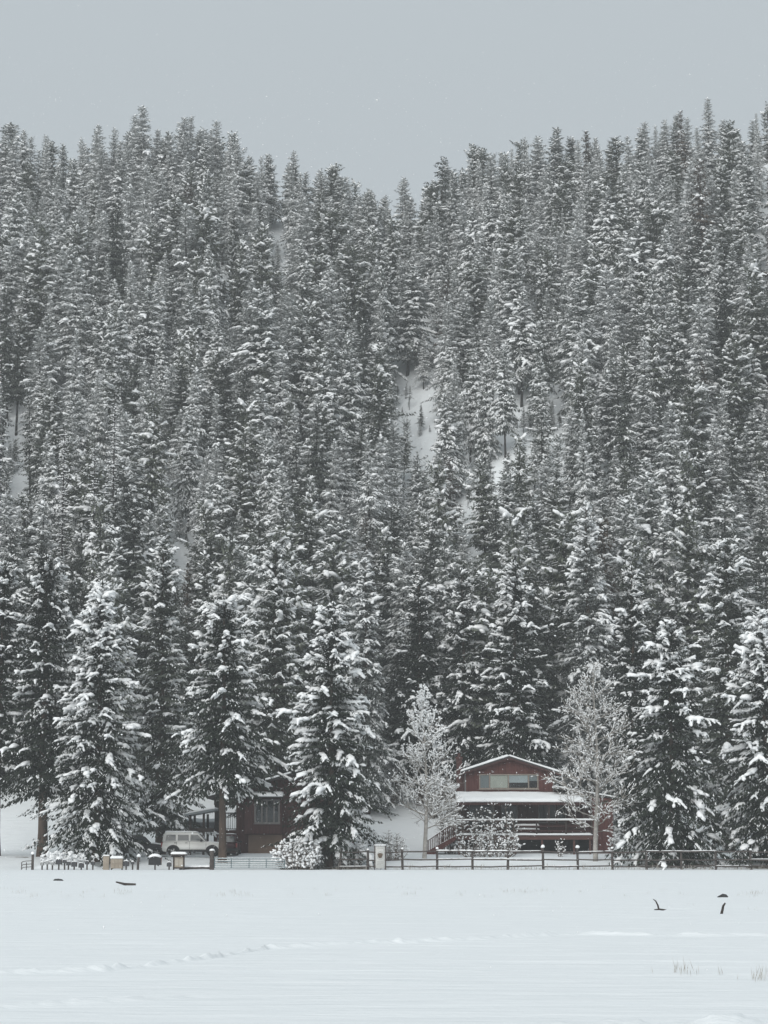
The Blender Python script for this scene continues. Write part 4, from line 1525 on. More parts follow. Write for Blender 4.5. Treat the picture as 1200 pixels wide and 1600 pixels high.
for k in range(6):
    m_ = MB()
    x = po0 + (po1 - po0) * (k + 0.6) / 6.2
    m_.box(x - 0.018, x + 0.018, YC + 0.03, YC + 0.066, Z_(1294.5, YC), Z_(1271.5, YC))
    obj('baluster', m_, M['black'], pr_)
for sgn in (-1, 1):
    xe = c0 - 0.5 if sgn < 0 else c1 + 0.4
    ze = cab_z(xe)
    poly = [(ax_, zapex + 0.02), (xe, ze + 0.02), (xe, ze + 0.17), (ax_, zapex + 0.17)]
    rf = MB()
    rf.prism(poly if sgn < 0 else poly[::-1], YC - 1.3, YC + 7.4)
    ro = obj('roof', rf, M['roofing'], cab)
    sm = MB()
    pts = [(ax_, zapex + 0.17, zapex + 0.17), (xe, ze + 0.17, ze + 0.17)]
    snow_slab(sm, pts[::-1] if sgn < 0 else pts, YC - 1.32, YC + 7.4, 0.2, 61 + sgn, nx=24, ny=8, lip=0.03)
    obj('snow_cover', sm, M['snow_roof'], ro)
# bay window with its own little roof
b0, b1 = X_(382, YC - 1), X_(440, YC - 1)
YB = YC - 0.95
zbt, zbb = Z_(1248, YB), Z_(1303, YB)
bw0, bw1, bwz0, bwz1 = X_(397, YB), X_(437, YB), Z_(1287, YB), Z_(1249, YB)
m_ = MB()
m_.box(b0, bw0, YB, YC - 0.035, zbb, zbt)
m_.box(bw1, b1, YB, YC - 0.035, zbb, zbt)
m_.box(bw0, bw1, YB + 0.001, YC - 0.035, zbb, bwz0)
bay = obj('bay', m_, M['red_dark_shaded'], cab)
boards(cab, b0, bw0, YB, zbb + 0.02, zbt, M['red_dark_shaded'], step=0.4)
boards(cab, bw0, bw1, YB, zbb + 0.02, bwz0 - 0.06, M['red_dark_shaded'], step=0.4)
window(cab, bw0, bw1, bwz0, bwz1, YB, [X_(409, YB), X_(416.5, YB), X_(428, YB)], [None, None, None, None], M['trim_grey'], fw=0.13)
m_ = MB()
m_.box(bw0 + 0.14, bw1 - 0.14, YB + 0.6, YB + 0.64, bwz0, bwz1)
obj('dim_room_sheet', m_, M['black'], cab)  # black sheet filling the window, painted-in darkness of the room
r0, r1 = X_(377, YB), X_(442, YB)
m_ = MB()
m_.prism([(YB - 0.5, Z_(1246.5, YB) - 0.02), (YC - 0.03, Z_(1240, YB)), (YC - 0.03, Z_(1240, YB) + 0.1), (YB - 0.5, Z_(1246.5, YB) + 0.08)], r0, r1, axis='x')
bro = obj('bay_roof', m_, M['roofing'], cab)
sm = MB()
snow_slab(sm, [(r0, Z_(1246.5, YB) + 0.08, Z_(1240, YB) + 0.1), (r1, Z_(1246.5, YB) + 0.08, Z_(1240, YB) + 0.1)], YB - 0.52, YC - 0.05, 0.16, 71, nx=20, ny=6)
obj('snow_cover', sm, M['snow_roof'], bro)
m_ = MB()
m_.box(X_(388, YC - .3), X_(441, YC - .3), YC - 0.20, YC - 0.055, gz(X_(414, YC), YC) - 0.2, Z_(1304, YC - .3))
obj('tan_panel', m_, M['tan'], cab)

# ------------------------------------------------------------------ grey shed and open carport behind the SUV
YS = 198.0
shed = thing('grey_shed', 'plain grey shed behind the SUV with a snow-dusted metal roof', 'shed', (0, 0, 0))
s0_, s1_ = X_(226, YS), X_(334, YS)
m_ = MB()
m_.box(s0_, s1_, YS, YS + 6, gz(s0_, YS) - 0.6, Z_(1284, YS))
obj('wall', m_, M['greywall'], shed)
boards(shed, s0_, s1_, YS, gz(s0_, YS) - 0.1, Z_(1284.5, YS), M['greywall'], step=0.6)
m_ = MB()
m_.prism([(YS - 0.6, Z_(1285, YS)), (YS + 6.4, Z_(1262, YS)), (YS + 6.4, Z_(1262, YS) + 0.1), (YS - 0.6, Z_(1285, YS) + 0.1)], s0_ - 0.4, s1_ + 0.4, axis='x')
sro = obj('roof', m_, M['metalroof'], shed)
sm = MB()
snow_slab(sm, [(s0_ - 0.3, Z_(1283, YS) + 0.16, Z_(1262, YS) + 0.1), (s1_ + 0.3, Z_(1283, YS) + 0.16, Z_(1262, YS) + 0.1)], YS + 0.7, YS + 6.3, 0.10, 83, nx=30, ny=7)
obj('snow_cover', sm, M['snow_roof'], sro)

YK = 183.5
cp = thing('carport', 'open carport frame of dark posts and beams beside the cabin, snow on its roof', 'carport', (0, 0, 0))
for q in (297, 318):
    for yy in (YK, YK + 4.2):
        m_ = MB()
        x = X_(q, YK)
        m_.box(x - 0.09, x + 0.09, yy, yy + 0.18, gz(x, yy) - 0.3, Z_(1271, YK))
        obj('post', m_, M['darkwood'], cp)
m_ = MB()
m_.box(X_(294, YK), X_(334, YK), YK - 0.06, YK - 0.005, Z_(1300, YK), Z_(1294, YK))
obj('beam', m_, M['darkwood'], cp)
m_ = MB()
m_.prism([(X_(288, YK), Z_(1275, YK)), (X_(336, YK), Z_(1266, YK)), (X_(336, YK), Z_(1266, YK) + 0.13), (X_(288, YK), Z_(1275, YK) + 0.13)], YK - 0.4, YK + 5)
cro = obj('roof', m_, M['metalroof'], cp)
sm = MB()
snow_slab(sm, [(X_(288, YK), Z_(1275, YK) + 0.13, Z_(1275, YK) + 0.13), (X_(336, YK), Z_(1266, YK) + 0.13, Z_(1266, YK) + 0.13)], YK - 0.42, YK + 5, 0.15, 85, nx=16, ny=6)
obj('snow_cover', sm, M['snow_roof'], cro)


# ------------------------------------------------------------------ vehicles
def bevel_mesh(me, w=0.04, seg=2):
    bm = bmesh.new()
    bm.from_mesh(me)
    bmesh.ops.remove_doubles(bm, verts=bm.verts, dist=0.0005)
    bmesh.ops.bevel(bm, geom=[e for e in bm.edges if len(e.link_faces) == 2 and e.calc_face_angle(0) > 0.35], offset=w, segments=seg, affect='EDGES', clamp_overlap=True)
    for f in bm.faces:
        f.smooth = True
    bm.to_mesh(me)
    bm.free()
    return me


def car_body(lower, upper, hw_lo, hw_top):
    """Side outlines (x, z): lower body constant width, greenhouse narrowing upwards."""
    mb = MB()
    mb.prism(lower, -hw_lo, hw_lo)
    zb, zt = min(z for _, z in upper), max(z for _, z in upper)
    n = len(upper)
    V = []
    for s_ in (-1, 1):
        for x, z in upper:
            w = hw_lo - 0.03 + (hw_top - hw_lo + 0.03) * (z - zb) / (zt - zb)
            V.append((x, s_ * w, z))
    F4 = [(i, n + i, n + (i + 1) % n, (i + 1) % n) for i in range(n)]
    mb.add(V, F4, 0)
    mb.add(V[:n], [tuple(range(n))], 0)
    mb.add(V[n:], [tuple(range(n))[::-1]], 0)
    return mb


def make_suv(name, label, loc, rz, paint, snow_t=0.1):
    r = thing(name, label, 'car', loc, rz)
    lower = [(-2.22, 0.42), (-1.95, 0.36), (1.95, 0.36), (2.26, 0.45), (2.30, 0.62), (2.22, 0.92), (1.05, 1.08), (-2.20, 1.08), (-2.27, 0.75)]
    upper = [(-2.20, 1.05), (1.02, 1.05), (0.42, 1.66), (0.25, 1.74), (-1.9, 1.76), (-2.12, 1.66)]
    me = car_body(lower, upper, 0.90, 0.72).mesh('body', [paint])
    link('body', bevel_mesh(me, 0.05, 2), r)
    # side windows on both sides, each a pane with its own outline
    def wpt(x, z):
        w = 0.87 + (0.72 - 0.87) * (z - 1.05) / 0.71
        return w + 0.008
    for side in (-1, 1):
        for poly in ([(-1.97, 1.16), (-1.22, 1.16), (-1.22, 1.58), (-1.90, 1.58)], [(-1.08, 1.16), (-0.28, 1.16), (-0.28, 1.58), (-1.08, 1.58)], [(-0.16, 1.16), (0.80, 1.16), (0.36, 1.58), (-0.16, 1.58)]):
            m_ = MB()
            V = [(x, side * wpt(x, z), z) for x, z in poly] + [(x, side * (wpt(x, z) - 0.02), z) for x, z in poly]
            F = [(0, 1, 2, 3) if side < 0 else (3, 2, 1, 0)]
            m_.add(V, F + [(0, 4, 5, 1), (1, 5, 6, 2), (2, 6, 7, 3), (3, 7, 4, 0)], 0)
            obj('side_window', m_, M['glass_car'], r)
        for xh in (-0.45, -1.25):
            m_ = MB()
            m_.box(xh - 0.09, xh + 0.09, side * 0.902 - 0.016, side * 0.902 + 0.016, 0.985, 1.02)
            obj('door_handle', m_, M['trimblack'], r)
        m_ = MB()
        m_.box(0.55, 0.72, side * 0.98 - 0.09, side * 0.98 + 0.09, 1.10, 1.24)
        mi = obj('wing_mirror', m_, M['trimblack'], r)
        bevel_mesh(mi.data, 0.02, 1)
        m_ = MB()
        m_.box(-1.0, 1.0, side * 0.905 - 0.02, side * 0.905 + 0.02, 0.36, 0.52)
        obj('sill_cladding', m_, M['trimblack'], r)
        for xd in (-0.22, -1.15, 0.98):
            m_ = MB()
            m_.box(xd - 0.008, xd + 0.008, side * 0.9005 - 0.003, side * 0.9005 + 0.003, 0.54, 1.06)
            obj('door_seam', m_, M['trimblack'], r)
        for xw in (-1.40, 1.43):
            w = MB()
            ang = np.linspace(0, 2 * np.pi, 21)[:-1]
            ring = []
            for rr, yy in ((0.20, 0.80), (0.36, 0.80), (0.375, 0.83), (0.375, 0.90), (0.35, 0.925), (0.235, 0.925), (0.22, 0.90)):
                ring.append([(xw + rr * math.cos(a), side * yy, 0.375 + rr * math.sin(a)) for a in ang])
            V = [p_ for q in ring for p_ in q]
            F = []
            for j in range(len(ring) - 1):
                for i in range(20):
                    F.append((j * 20 + i, j * 20 + (i + 1) % 20, (j + 1) * 20 + (i + 1) % 20, (j + 1) * 20 + i))
            w.add(V, F, 0, True)
            wo = obj('wheel', w, M['tyre'], r)
            rm = MB()
            for q in range(5):
                a = q * 2 * math.pi / 5
                c_, s_ = math.cos(a), math.sin(a)
                n_ = np.array([-s_, 0, c_])
                d_ = np.array([c_, 0, s_])
                o_ = np.array([xw, side * 0.905, 0.375])
                rm.add([o_ + n_ * 0.05, o_ - n_ * 0.05, o_ - n_ * 0.04 + d_ * 0.22, o_ + n_ * 0.04 + d_ * 0.22], [(0, 1, 2, 3)], 0)
            rm.tube([(xw, side * 0.86, 0.375), (xw, side * 0.915, 0.375)], 0.07, 10)
            obj('rim', rm, M['rim'], wo)
            # dark wheel arch
            arch = MB()
            aa = np.linspace(-0.15, math.pi + 0.15, 14)
            V, F = [], []
            for a in aa:
                V += [(xw + 0.40 * math.cos(a), side * 0.906, 0.40 + 0.40 * math.sin(a)), (xw + 0.49 * math.cos(a), side * 0.906, 0.40 + 0.46 * math.sin(a)),
                      (xw + 0.49 * math.cos(a), side * 0.86, 0.40 + 0.46 * math.sin(a)), (xw + 0.40 * math.cos(a), side * 0.86, 0.40 + 0.40 * math.sin(a))]
            for i in range(13):
                for k in range(4):
                    F.append((i * 4 + k, i * 4 + (k + 1) % 4, i * 4 + 4 + (k + 1) % 4, i * 4 + 4 + k))
            arch.add(V, F)
            obj('wheel_arch', arch, M['trimblack'], r)
            well = MB()
            V = [(xw, side * 0.903, 0.40)] + [(xw + 0.42 * math.cos(a), side * 0.903, 0.40 + 0.41 * math.sin(a)) for a in np.linspace(-0.1, math.pi + 0.1, 14)]
            V2 = [(x, y - side * 0.02, z) for x, y, z in V]
            nn = len(V)
            F3 = [(0, i, i + 1) for i in range(1, nn - 1)]
            well.add(V + V2, F3)
            well.add(V2, F3)
            obj('wheel_well', well, M['trimblack'], r)
        m_ = MB()
        m_.box(-2.285, -2.10, side * 0.84 - 0.055, side * 0.84 + 0.07, 0.72, 1.04)
        obj('tail_light', m_, M['lampred'], r)
        m_ = MB()
        m_.box(2.18, 2.275, side * 0.66 - 0.14, side * 0.66 + 0.14, 0.66, 0.86)
        obj('headlight', m_, M['lampclear'], r)
        m_ = MB()
        m_.box(-1.8, 0.1, side * 0.60 - 0.025, side * 0.60 + 0.025, 1.79, 1.83)
        obj('roof_rail', m_, M['trimblack'], r)
    m_ = MB()
    m_.prism([(-2.36, 0.42), (-2.22, 0.42), (-2.22, 0.66), (-2.36, 0.64)], -0.88, 0.88)
    obj('bumper', m_, M['trimblack'], r)
    m_ = MB()
    m_.prism([(2.20, 0.42), (2.38, 0.44), (2.38, 0.62), (2.20, 0.64)], -0.88, 0.88)
    obj('bumper', m_, M['trimblack'], r)
    m_ = MB()
    V = [(1.00, -0.78, 1.10), (1.00, 0.78, 1.10), (0.47, 0.70, 1.63), (0.47, -0.70, 1.63)]
    V2 = [(x + 0.02, y, z + 0.018) for x, y, z in V]
    m_.add(V2, [(0, 1, 2, 3)])
    m_.add(V + V2, [(0, 1, 5, 4), (1, 2, 6, 5), (2, 3, 7, 6), (3, 0, 4, 7)])
    obj('windscreen', m_, M['glass_car'], r)
    m_ = MB()
    V = [(-2.20, -0.72, 1.14), (-2.20, 0.72, 1.14), (-2.13, 0.64, 1.60), (-2.13, -0.64, 1.60)]
    V2 = [(x - 0.02, y, z) for x, y, z in V]
    m_.add(V2, [(3, 2, 1, 0)])
    m_.add(V + V2, [(4, 5, 1, 0), (5, 6, 2, 1), (6, 7, 3, 2), (7, 4, 0, 3)])
    obj('rear_window', m_, M['glass_car'], r)
    m_ = MB()
    for q in range(7):
        m_.box(2.245, 2.29, -0.44 + q * 0.14, -0.34 + q * 0.14, 0.62, 0.86)
    obj('grille', m_, M['trimblack'], r)
    sm = MB()
    snow_slab(sm, [(-2.02, 1.765, 1.765), (0.30, 1.755, 1.755)], -0.66, 0.66, snow_t, 91, nx=16, ny=8, lip=0.0)
    snow_slab(sm, [(1.10, 1.085, 1.085), (2.16, 0.945, 0.945)], -0.78, 0.78, snow_t * 0.6, 92, nx=10, ny=8, lip=0.0)
    obj('snow_cover', sm, M['snow_roof'], r)
    return r


YV = 178.0
xs_ = (X_(256, YV) + X_(349, YV)) / 2
make_suv('parked_suv', 'white boxy SUV parked side-on facing right before the dark red cabin', (xs_, YV, gz(xs_, YV) + 0.03), 0.0, M['carwhite']).scale = (1.06, 1.0, 1.06)
YD = 180.5
x_ = X_(216, YD)
make_suv('parked_suv', 'dark snow-capped car half hidden under the spruce behind the white SUV', (x_, YD, gz(x_, YD) - 0.05), math.radians(8), M['cardark'], 0.16)
YD = 183.4
x_ = X_(356, YD)
make_suv('parked_suv', 'small dark maroon car seen end-on against the cabin wall by the tan panel', (x_, YD + 0.2, gz(x_, YD) - 0.15), math.radians(90), M['carred'], 0.05)

# ------------------------------------------------------------------ rail fence, gate, sign
YF = 167.6


def snow_cap(mb, x, y, z, rx, ry, rz, seed):
    rng = np.random.default_rng(seed)
    blobs(mb, np.array([[x, y, z]]), np.array([[1.0, 0.05, 0]]), np.array([rx]), np.array([ry]), np.array([rz]), rng, 0, BALL, 0.12)


fence = thing('rail_fence', 'long weathered three-rail fence with snow-capped posts in front of the red house', 'fence', (0, 0, 0))
fp = [532, 575, 628.5, 683, 738, 793.5, 848, 902, 956, 1009.5, 1063.5, 1117.5, 1172, 1226, 1280]
frng = np.random.default_rng(77)
zr_ = [Z_(1331.0, YF), Z_(1343.2, YF), Z_(1353.4, YF)]
prev = None
for k, q in enumerate(fp):
    x = X_(q, YF)
    gzx = gz(x, YF)
    top = Z_(1327.0, YF) + frng.normal(0, 0.04) + (0.10 if q in (848, 902, 956, 793.5) else 0)
    m_ = MB()
    m_.tube([(x + frng.normal(0, 0.02), YF, gzx - 0.3), (x, YF, (gzx + top) / 2), (x + frng.normal(0, 0.03), YF, top)], [0.095, 0.088, 0.082], 8)
    po = obj('post', m_, M['fence'], fence)
    if q in (575, 628.5, 848, 902, 956, 683, 1172):
        sn = MB()
        big = 1.25 if q in (848, 902) else 0.85
        snow_cap(sn, x, YF, top + 0.02, 0.13 * big, 0.13 * big, 0.13 * big, k)
        obj('snow_cap', sn, M['snow'], po)
    if prev is not None:
        for j, zz in enumerate(zr_):
            za, zb2 = zz + frng.normal(0, 0.035), zz + frng.normal(0, 0.035)
            x0 = prev
            m_ = MB()
            mid = ((x0 + x) / 2, YF - 0.12, (za + zb2) / 2 - 0.02 + frng.normal(0, 0.02))
            m_.tube([(x0 - 0.1, YF - 0.12, za), mid, (x + 0.1, YF - 0.12 + 0.004 * k, zb2)], [0.052, 0.058, 0.05], 6)
            ro = obj('rail', m_, M['fence'], fence)
            if j == 0 and k in (4, 5) or frng.random() < 0.30:
                sn = MB()
                n_ = 5
                tq = np.linspace(0.12, 0.88, n_) + frng.normal(0, 0.04, n_)
                C_ = np.array([[x0 + (x - x0) * f, YF - 0.12, za + (zb2 - za) * f + 0.055] for f in tq])
                blobs(sn, C_, np.tile([1.0, 0, 0.0], (n_, 1)), np.full(n_, 0.36), np.full(n_, 0.055), np.full(n_, 0.065 if (j == 0 and k in (4, 5)) else 0.035), frng, 0, BALL_LO, 0.15)
                obj('snow_cover', sn, M['snow'], ro)
    prev = x

# tube gate
YT = 167.2
gate = thing('tube_gate', 'blue-grey five-bar tube gate left of the snowy bush', 'gate', (0, 0, 0))
ga0, ga1 = X_(336, YT), X_(446, YT)
gzs = [Z_(q, YT) for q in (1341.5, 1345.6, 1349.4, 1352.6, 1355.8)]
for k, z in enumerate(gzs):
    m_ = MB()
    m_.tube([(ga0, YT, z), ((ga0 + ga1) / 2, YT, z - 0.01), (ga1, YT, z)], 0.03, 7)
    bo = obj('bar', m_, M['gate'], gate)
    sn = MB()
    n_ = 22
    C_ = np.array([[ga0 + (ga1 - ga0) * (i + 0.5) / n_, YT, z + 0.03] for i in range(n_)])
    blobs(sn, C_, np.tile([1.0, 0, 0], (n_, 1)), np.full(n_, 0.17), np.full(n_, 0.028), np.full(n_, 0.028), frng, 0, BALL_LO, 0.2)
    obj('snow_cover', sn, M['snow'], bo)
for q in (336, 362, 389.5, 416.5, 445):
    m_ = MB()
    x = X_(q, YT)
    m_.tube([(x, YT - 0.045, gzs[-1] - 0.03), (x, YT - 0.045, gzs[0] + 0.03)], 0.028, 7)
    obj('upright', m_, M['gate'], gate)
gp = thing('gate_post', 'thick round timber post at the hinge end of the tube gate', 'post', (X_(331.5, YT), YT, gz(X_(331.5, YT), YT) - 0.05))
m_ = MB()
m_.tube([(0, 0, -0.3), (0.01, 0, 0.8), (0, 0, Z_(1329, YT) - gp.location.z)], [0.17, 0.165, 0.155], 10)
obj('shaft', m_, M['fence'], gp)
sn = MB()
snow_cap(sn, 0, 0, Z_(1329, YT) - gp.location.z + 0.02, 0.2, 0.2, 0.12, 5)
obj('snow_cap', sn, M['snow'], gp)
lg = thing('log', 'long dark log lying on the snow between notice board and gate', 'log', (X_(305, YT), YT + 0.2, Z_(1356.5, YT)))
m_ = MB()
m_.tube([(-1.15, 0, -0.06), (-0.3, 0.02, 0.02), (0.6, 0, 0.03), (1.15, 0.02, 0.0)], [0.07, 0.09, 0.085, 0.07], 8)
obj('stem', m_, M['drift'], lg)
sn = MB()
blobs(sn, np.array([[q, 0.01, 0.10] for q in np.linspace(-0.9, 0.95, 7)]), np.tile([1.0, 0, 0.0], (7, 1)), np.full(7, 0.28), np.full(7, 0.09), np.full(7, 0.10), frng, 0)
obj('snow_cover', sn, M['snow'], lg)

sg_ = thing('notice_sign', 'white upright sign with a round brown emblem in front of the rail fence', 'sign', (X_(594, 166.9), 166.9, gz(X_(594, 166.9), 166.9)))
hs = Z_(1322, 166.9) - sg_.location.z
w2 = 7.2 / FPX * 166.9
m_ = MB()
m_.box(-w2, w2, -0.03, 0.03, 0.12, hs)
bevel_mesh(obj('board', m_, M['sign'], sg_).data, 0.015, 1)
m_ = MB()
for xx in (-w2 - 0.10, w2 + 0.015):
    m_.box(xx, xx + 0.085, -0.045, 0.045, -0.3, hs + 0.04)
obj('posts', m_, M['fence'], sg_)
m_ = MB()
aa = np.linspace(0, 2 * np.pi, 25)[:-1]
V = [(0.235 * math.cos(a), -0.036, hs * 0.60 + 0.30 * math.sin(a)) for a in aa] + [(0.205 * math.cos(a), -0.036, hs * 0.60 + 0.265 * math.sin(a)) for a in aa]
m_.add(V, [(i, (i + 1) % 24, 24 + (i + 1) % 24, 24 + i) for i in range(24)])
obj('emblem_ring', m_, M['signgrey'], sg_)
m_ = MB()
V = [(0.17 * math.cos(a) * (1 + 0.18 * math.sin(3 * a)), -0.038, hs * 0.60 + 0.22 * math.sin(a) * (1 + 0.15 * math.cos(2 * a))) for a in aa]
m_.add(V, [tuple(range(24))])
obj('emblem', m_, M['emblem'], sg_)
m_ = MB()
for zz, ww in ((hs * 0.90, 0.22), (hs * 0.33, 0.23), (hs * 0.27, 0.2), (hs * 0.21, 0.22)):
    x = -ww
    while x < ww:
        l_ = 0.03 + 0.05 * frng.random()
        m_.add([(x, -0.037, zz), (min(x + l_, ww), -0.037, zz), (min(x + l_, ww), -0.037, zz + 0.04), (x, -0.037, zz + 0.04)], [(0, 1, 2, 3)])
        x += l_ + 0.025
obj('lettering', m_, M['signgrey'], sg_)
sn = MB()
snow_slab(sn, [(-w2 - 0.1, hs + 0.04, hs + 0.04), (w2 + 0.1, hs + 0.04, hs + 0.04)], -0.08, 0.08, 0.07, 95, nx=8, ny=4)
obj('snow_cap', sn, M['snow'], sg_)

# ------------------------------------------------------------------ mailboxes and the other posts by the drive
YM = 166.6


def mailbox(px, top, label, m, w=0.17, l=0.48, cap=0.10, rz=0.0, tilt=0.0, bh=None, group='mailboxes in the row beside the drive'):
    x = X_(px, YM)
    g = gz(x, YM)
    h = Z_(top, YM) - g
    r = thing('mailbox', label, 'mailbox', (x, YM, g), rz, group)
    r.rotation_euler = (0, tilt, rz)
    m_ = MB()
    bh = bh or 2 * w
    m_.box(-0.05, 0.05, -0.05, 0.05, -0.3, h - bh)
    obj('post', m_, M['fence'], r)
    m_ = MB()
    aa = np.linspace(0, math.pi, 9)
    prof = [(-w, h - bh), (w, h - bh)] + [(w * math.cos(a), h - 0.45 * bh + 0.45 * bh * math.sin(a)) for a in aa]
    m_.prism(prof, -l / 2, l / 2)
    obj('box', m_, M[m], r)
    m_ = MB()
    m_.box(w * 0.98, w * 1.06, -0.03, 0.02, h - 1.1 * w, h - 0.2 * w)
    obj('flag', m_, M['lampred'], r)
    sn = MB()
    snow_cap(sn, 0, 0, h - 0.03, w * 1.12, l * 0.5, cap, int(px))
    obj('snow_cap', sn, M['snow'], r)
    return r


mailbox(67, 1347, 'leftmost small pale mailbox of the row, right of the snow-balled post', 'mailbox_pale', 0.12, 0.45, 0.12)
mailbox(75, 1345, 'pale mailbox second from the left in the mailbox row', 'mailbox_pale', 0.13, 0.45, 0.12)
mailbox(83, 1347, 'thin-posted pale mailbox left of the big snow-mounded one', 'mailbox_pale', 0.11, 0.45, 0.10)
mailbox(93, 1342, 'mailbox carrying the tallest snow mound of the row', 'mailbox', 0.20, 0.52, 0.22)
mailbox(102, 1343, 'dark mailbox just right of the one with the tallest snow mound', 'mailbox', 0.13, 0.45, 0.09)
mailbox(108, 1346, 'lower dark mailbox crowded between two taller dark ones', 'mailbox', 0.14, 0.45, 0.08)
mailbox(117, 1346, 'wide dark mailbox in the middle of the row', 'mailbox', 0.19, 0.5, 0.08)
mailbox(128, 1348, 'low wide dark mailbox third from the right end of the row', 'mailbox', 0.18, 0.5, 0.07)
mailbox(137, 1345, 'dark narrow mailbox second from the right end of the row', 'mailbox', 0.13, 0.45, 0.07)
mailbox(146, 1345.5, 'dark mailbox at the right end of the row, left of the thick tan post', 'mailbox', 0.13, 0.45, 0.07)
mailbox(198, 1345, 'dark mailbox right beside the tan parcel box', 'mailbox', 0.19, 0.5, 0.10)
mailbox(208, 1346, 'slim dark mailbox between parcel box and snow-balled post', 'mailbox', 0.10, 0.4, 0.10)
mailbox(243, 1338, 'big black barrel-shaped mailbox under a thick snow hood near the white SUV', 'black', 0.44, 0.75, 0.22, bh=0.62)
mailbox(265, 1347, 'small grey mailbox close left of the notice board', 'mailbox', 0.16, 0.42, 0.09)


def snow_post(px, top, label, rr=0.10, ball=0.16, lean=0.0):
    x = X_(px, YM)
    g = gz(x, YM)
    h = Z_(top, YM) - g
    r = thing('timber_post', label, 'post', (x, YM, g))
    m_ = MB()
    m_.tube([(lean * -0.3, 0, -0.3), (0, 0, h * 0.5), (lean, 0, h)], [rr, rr * 0.95, rr * 0.9], 8)
    obj('shaft', m_, M['fence'], r)
    sn = MB()
    snow_cap(sn, lean, 0, h + 0.03, ball, ball, ball, int(px) + 3)
    obj('snow_cap', sn, M['snow'], r)


snow_post(52, 1334.5, 'tall post with a ball of snow on top left of the mailboxes', 0.10, 0.15)
snow_post(216.5, 1338.5, 'post topped by a round snow ball between parcel box and black mailbox', 0.09, 0.17, 0.05)

pn = thing('pipe_panel', 'short curved pipe gate panel left of the snow-balled post', 'gate', (0, 0, 0))
pxs = (X_(34, YM), X_(51, YM))
for q in (1345.5, 1350.5, 1355):
    m_ = MB()
    z = Z_(q, YM)
    m_.tube([(pxs[0], YM + 0.1, z - 0.14), (pxs[0] + 0.12, YM + 0.1, z - 0.03), (pxs[0] + 0.3, YM + 0.1, z), (pxs[1], YM + 0.1, z + 0.03)], 0.028, 6)
    obj('bar', m_, M['fence'], pn)
for q in (34.5, 42):
    m_ = MB()
    m_.tube([(X_(q, YM), YM + 0.13, gz(X_(q, YM), YM) - 0.1), (X_(q, YM), YM + 0.13, Z_(1347.5, YM))], 0.03, 6)
    obj('upright', m_, M['fence'], pn)

tp = thing('timber_post', 'thick square tan post left of the parcel box', 'post', (X_(167, YM), YM, gz(X_(167, YM), YM)))
hh = Z_(1337.5, YM) - tp.location.z
m_ = MB()
m_.box(-0.22, 0.22, -0.2, 0.2, -0.3, hh)
bevel_mesh(obj('shaft', m_, M['tanbox'], tp).data, 0.02, 1)
sn = MB()
snow_slab(sn, [(-0.23, hh, hh), (0.23, hh, hh)], -0.22, 0.2, 0.11, 97, nx=8, ny=6)
obj('snow_cap', sn, M['snow'], tp)

pb = thing('parcel_box', 'wide tan parcel locker with a snow lid on short legs', 'parcel box', (X_(183.5, YM), YM, gz(X_(183.5, YM), YM)))
hh = Z_(1341.5, YM) - pb.location.z
m_ = MB()
m_.box(-0.44, 0.44, -0.25, 0.25, 0.12, hh)
bevel_mesh(obj('cabinet', m_, M['tanbox'], pb).data, 0.02, 1)
for k in range(6):
    m_ = MB()
    a, b = -0.40 + (k % 3) * 0.275, -0.40 + (k % 3) * 0.275 + 0.25
    zz = 0.16 + (k // 3) * (hh - 0.2) / 2
    m_.box(a, b, -0.268, -0.2505, zz, zz + (hh - 0.2) / 2 - 0.03)
    obj('locker_door', m_, M['tanbox'], pb)
for xx in (-0.38, 0.38):
    m_ = MB()
    m_.box(xx - 0.05, xx + 0.05, -0.05, 0.05, -0.3, 0.118)
    obj('leg', m_, M['fence'], pb)
sn = MB()
snow_slab(sn, [(-0.46, hh, hh), (0.46, hh, hh)], -0.28, 0.26, 0.2, 99, nx=12, ny=7)
obj('snow_cap', sn, M['snow'], pb)

nb_ = thing('notice_board', 'wood-framed notice board with cream sheets under a snowy little roof', 'notice board', (X_(280, YM), YM, gz(X_(280, YM), YM)))
hh = Z_(1337, YM) - nb_.location.z
m_ = MB()
for xx in (-0.42, 0.32):
    m_.box(xx, xx + 0.1, -0.06, 0.06, -0.3, hh)
m_.box(-0.318, 0.318, -0.05, 0.05, hh - 0.10, hh - 0.001)
m_.box(-0.318, 0.318, -0.05, 0.05, 0.10, 0.20)
obj('frame', m_, M['darkwood'], nb_)
m_ = MB()
m_.box(-0.318, 0.318, -0.02, 0.03, 0.201, hh - 0.101)
obj('back_board', m_, M['tanbox'], nb_)
for a, b, c, d in ((-0.28, -0.02, 0.32, hh - 0.16), (0.03, 0.28, 0.26, hh - 0.2)):
    m_ = MB()
    m_.box(a, b, -0.030, -0.0215, c, d)
    obj('paper_sheet', m_, M['cream'], nb_)
m_ = MB()
m_.prism([(-0.58, hh + 0.002), (0.58, hh + 0.002), (0.52, hh + 0.10), (-0.52, hh + 0.10)], -0.3, 0.3)
ro = obj('roof', m_, M['darkwood'], nb_)
sn = MB()
snow_slab(sn, [(-0.56, hh + 0.10, hh + 0.10), (0.56, hh + 0.10, hh + 0.10)], -0.3, 0.3, 0.17, 101, nx=12, ny=7)
obj('snow_cap', sn, M['snow'], ro)


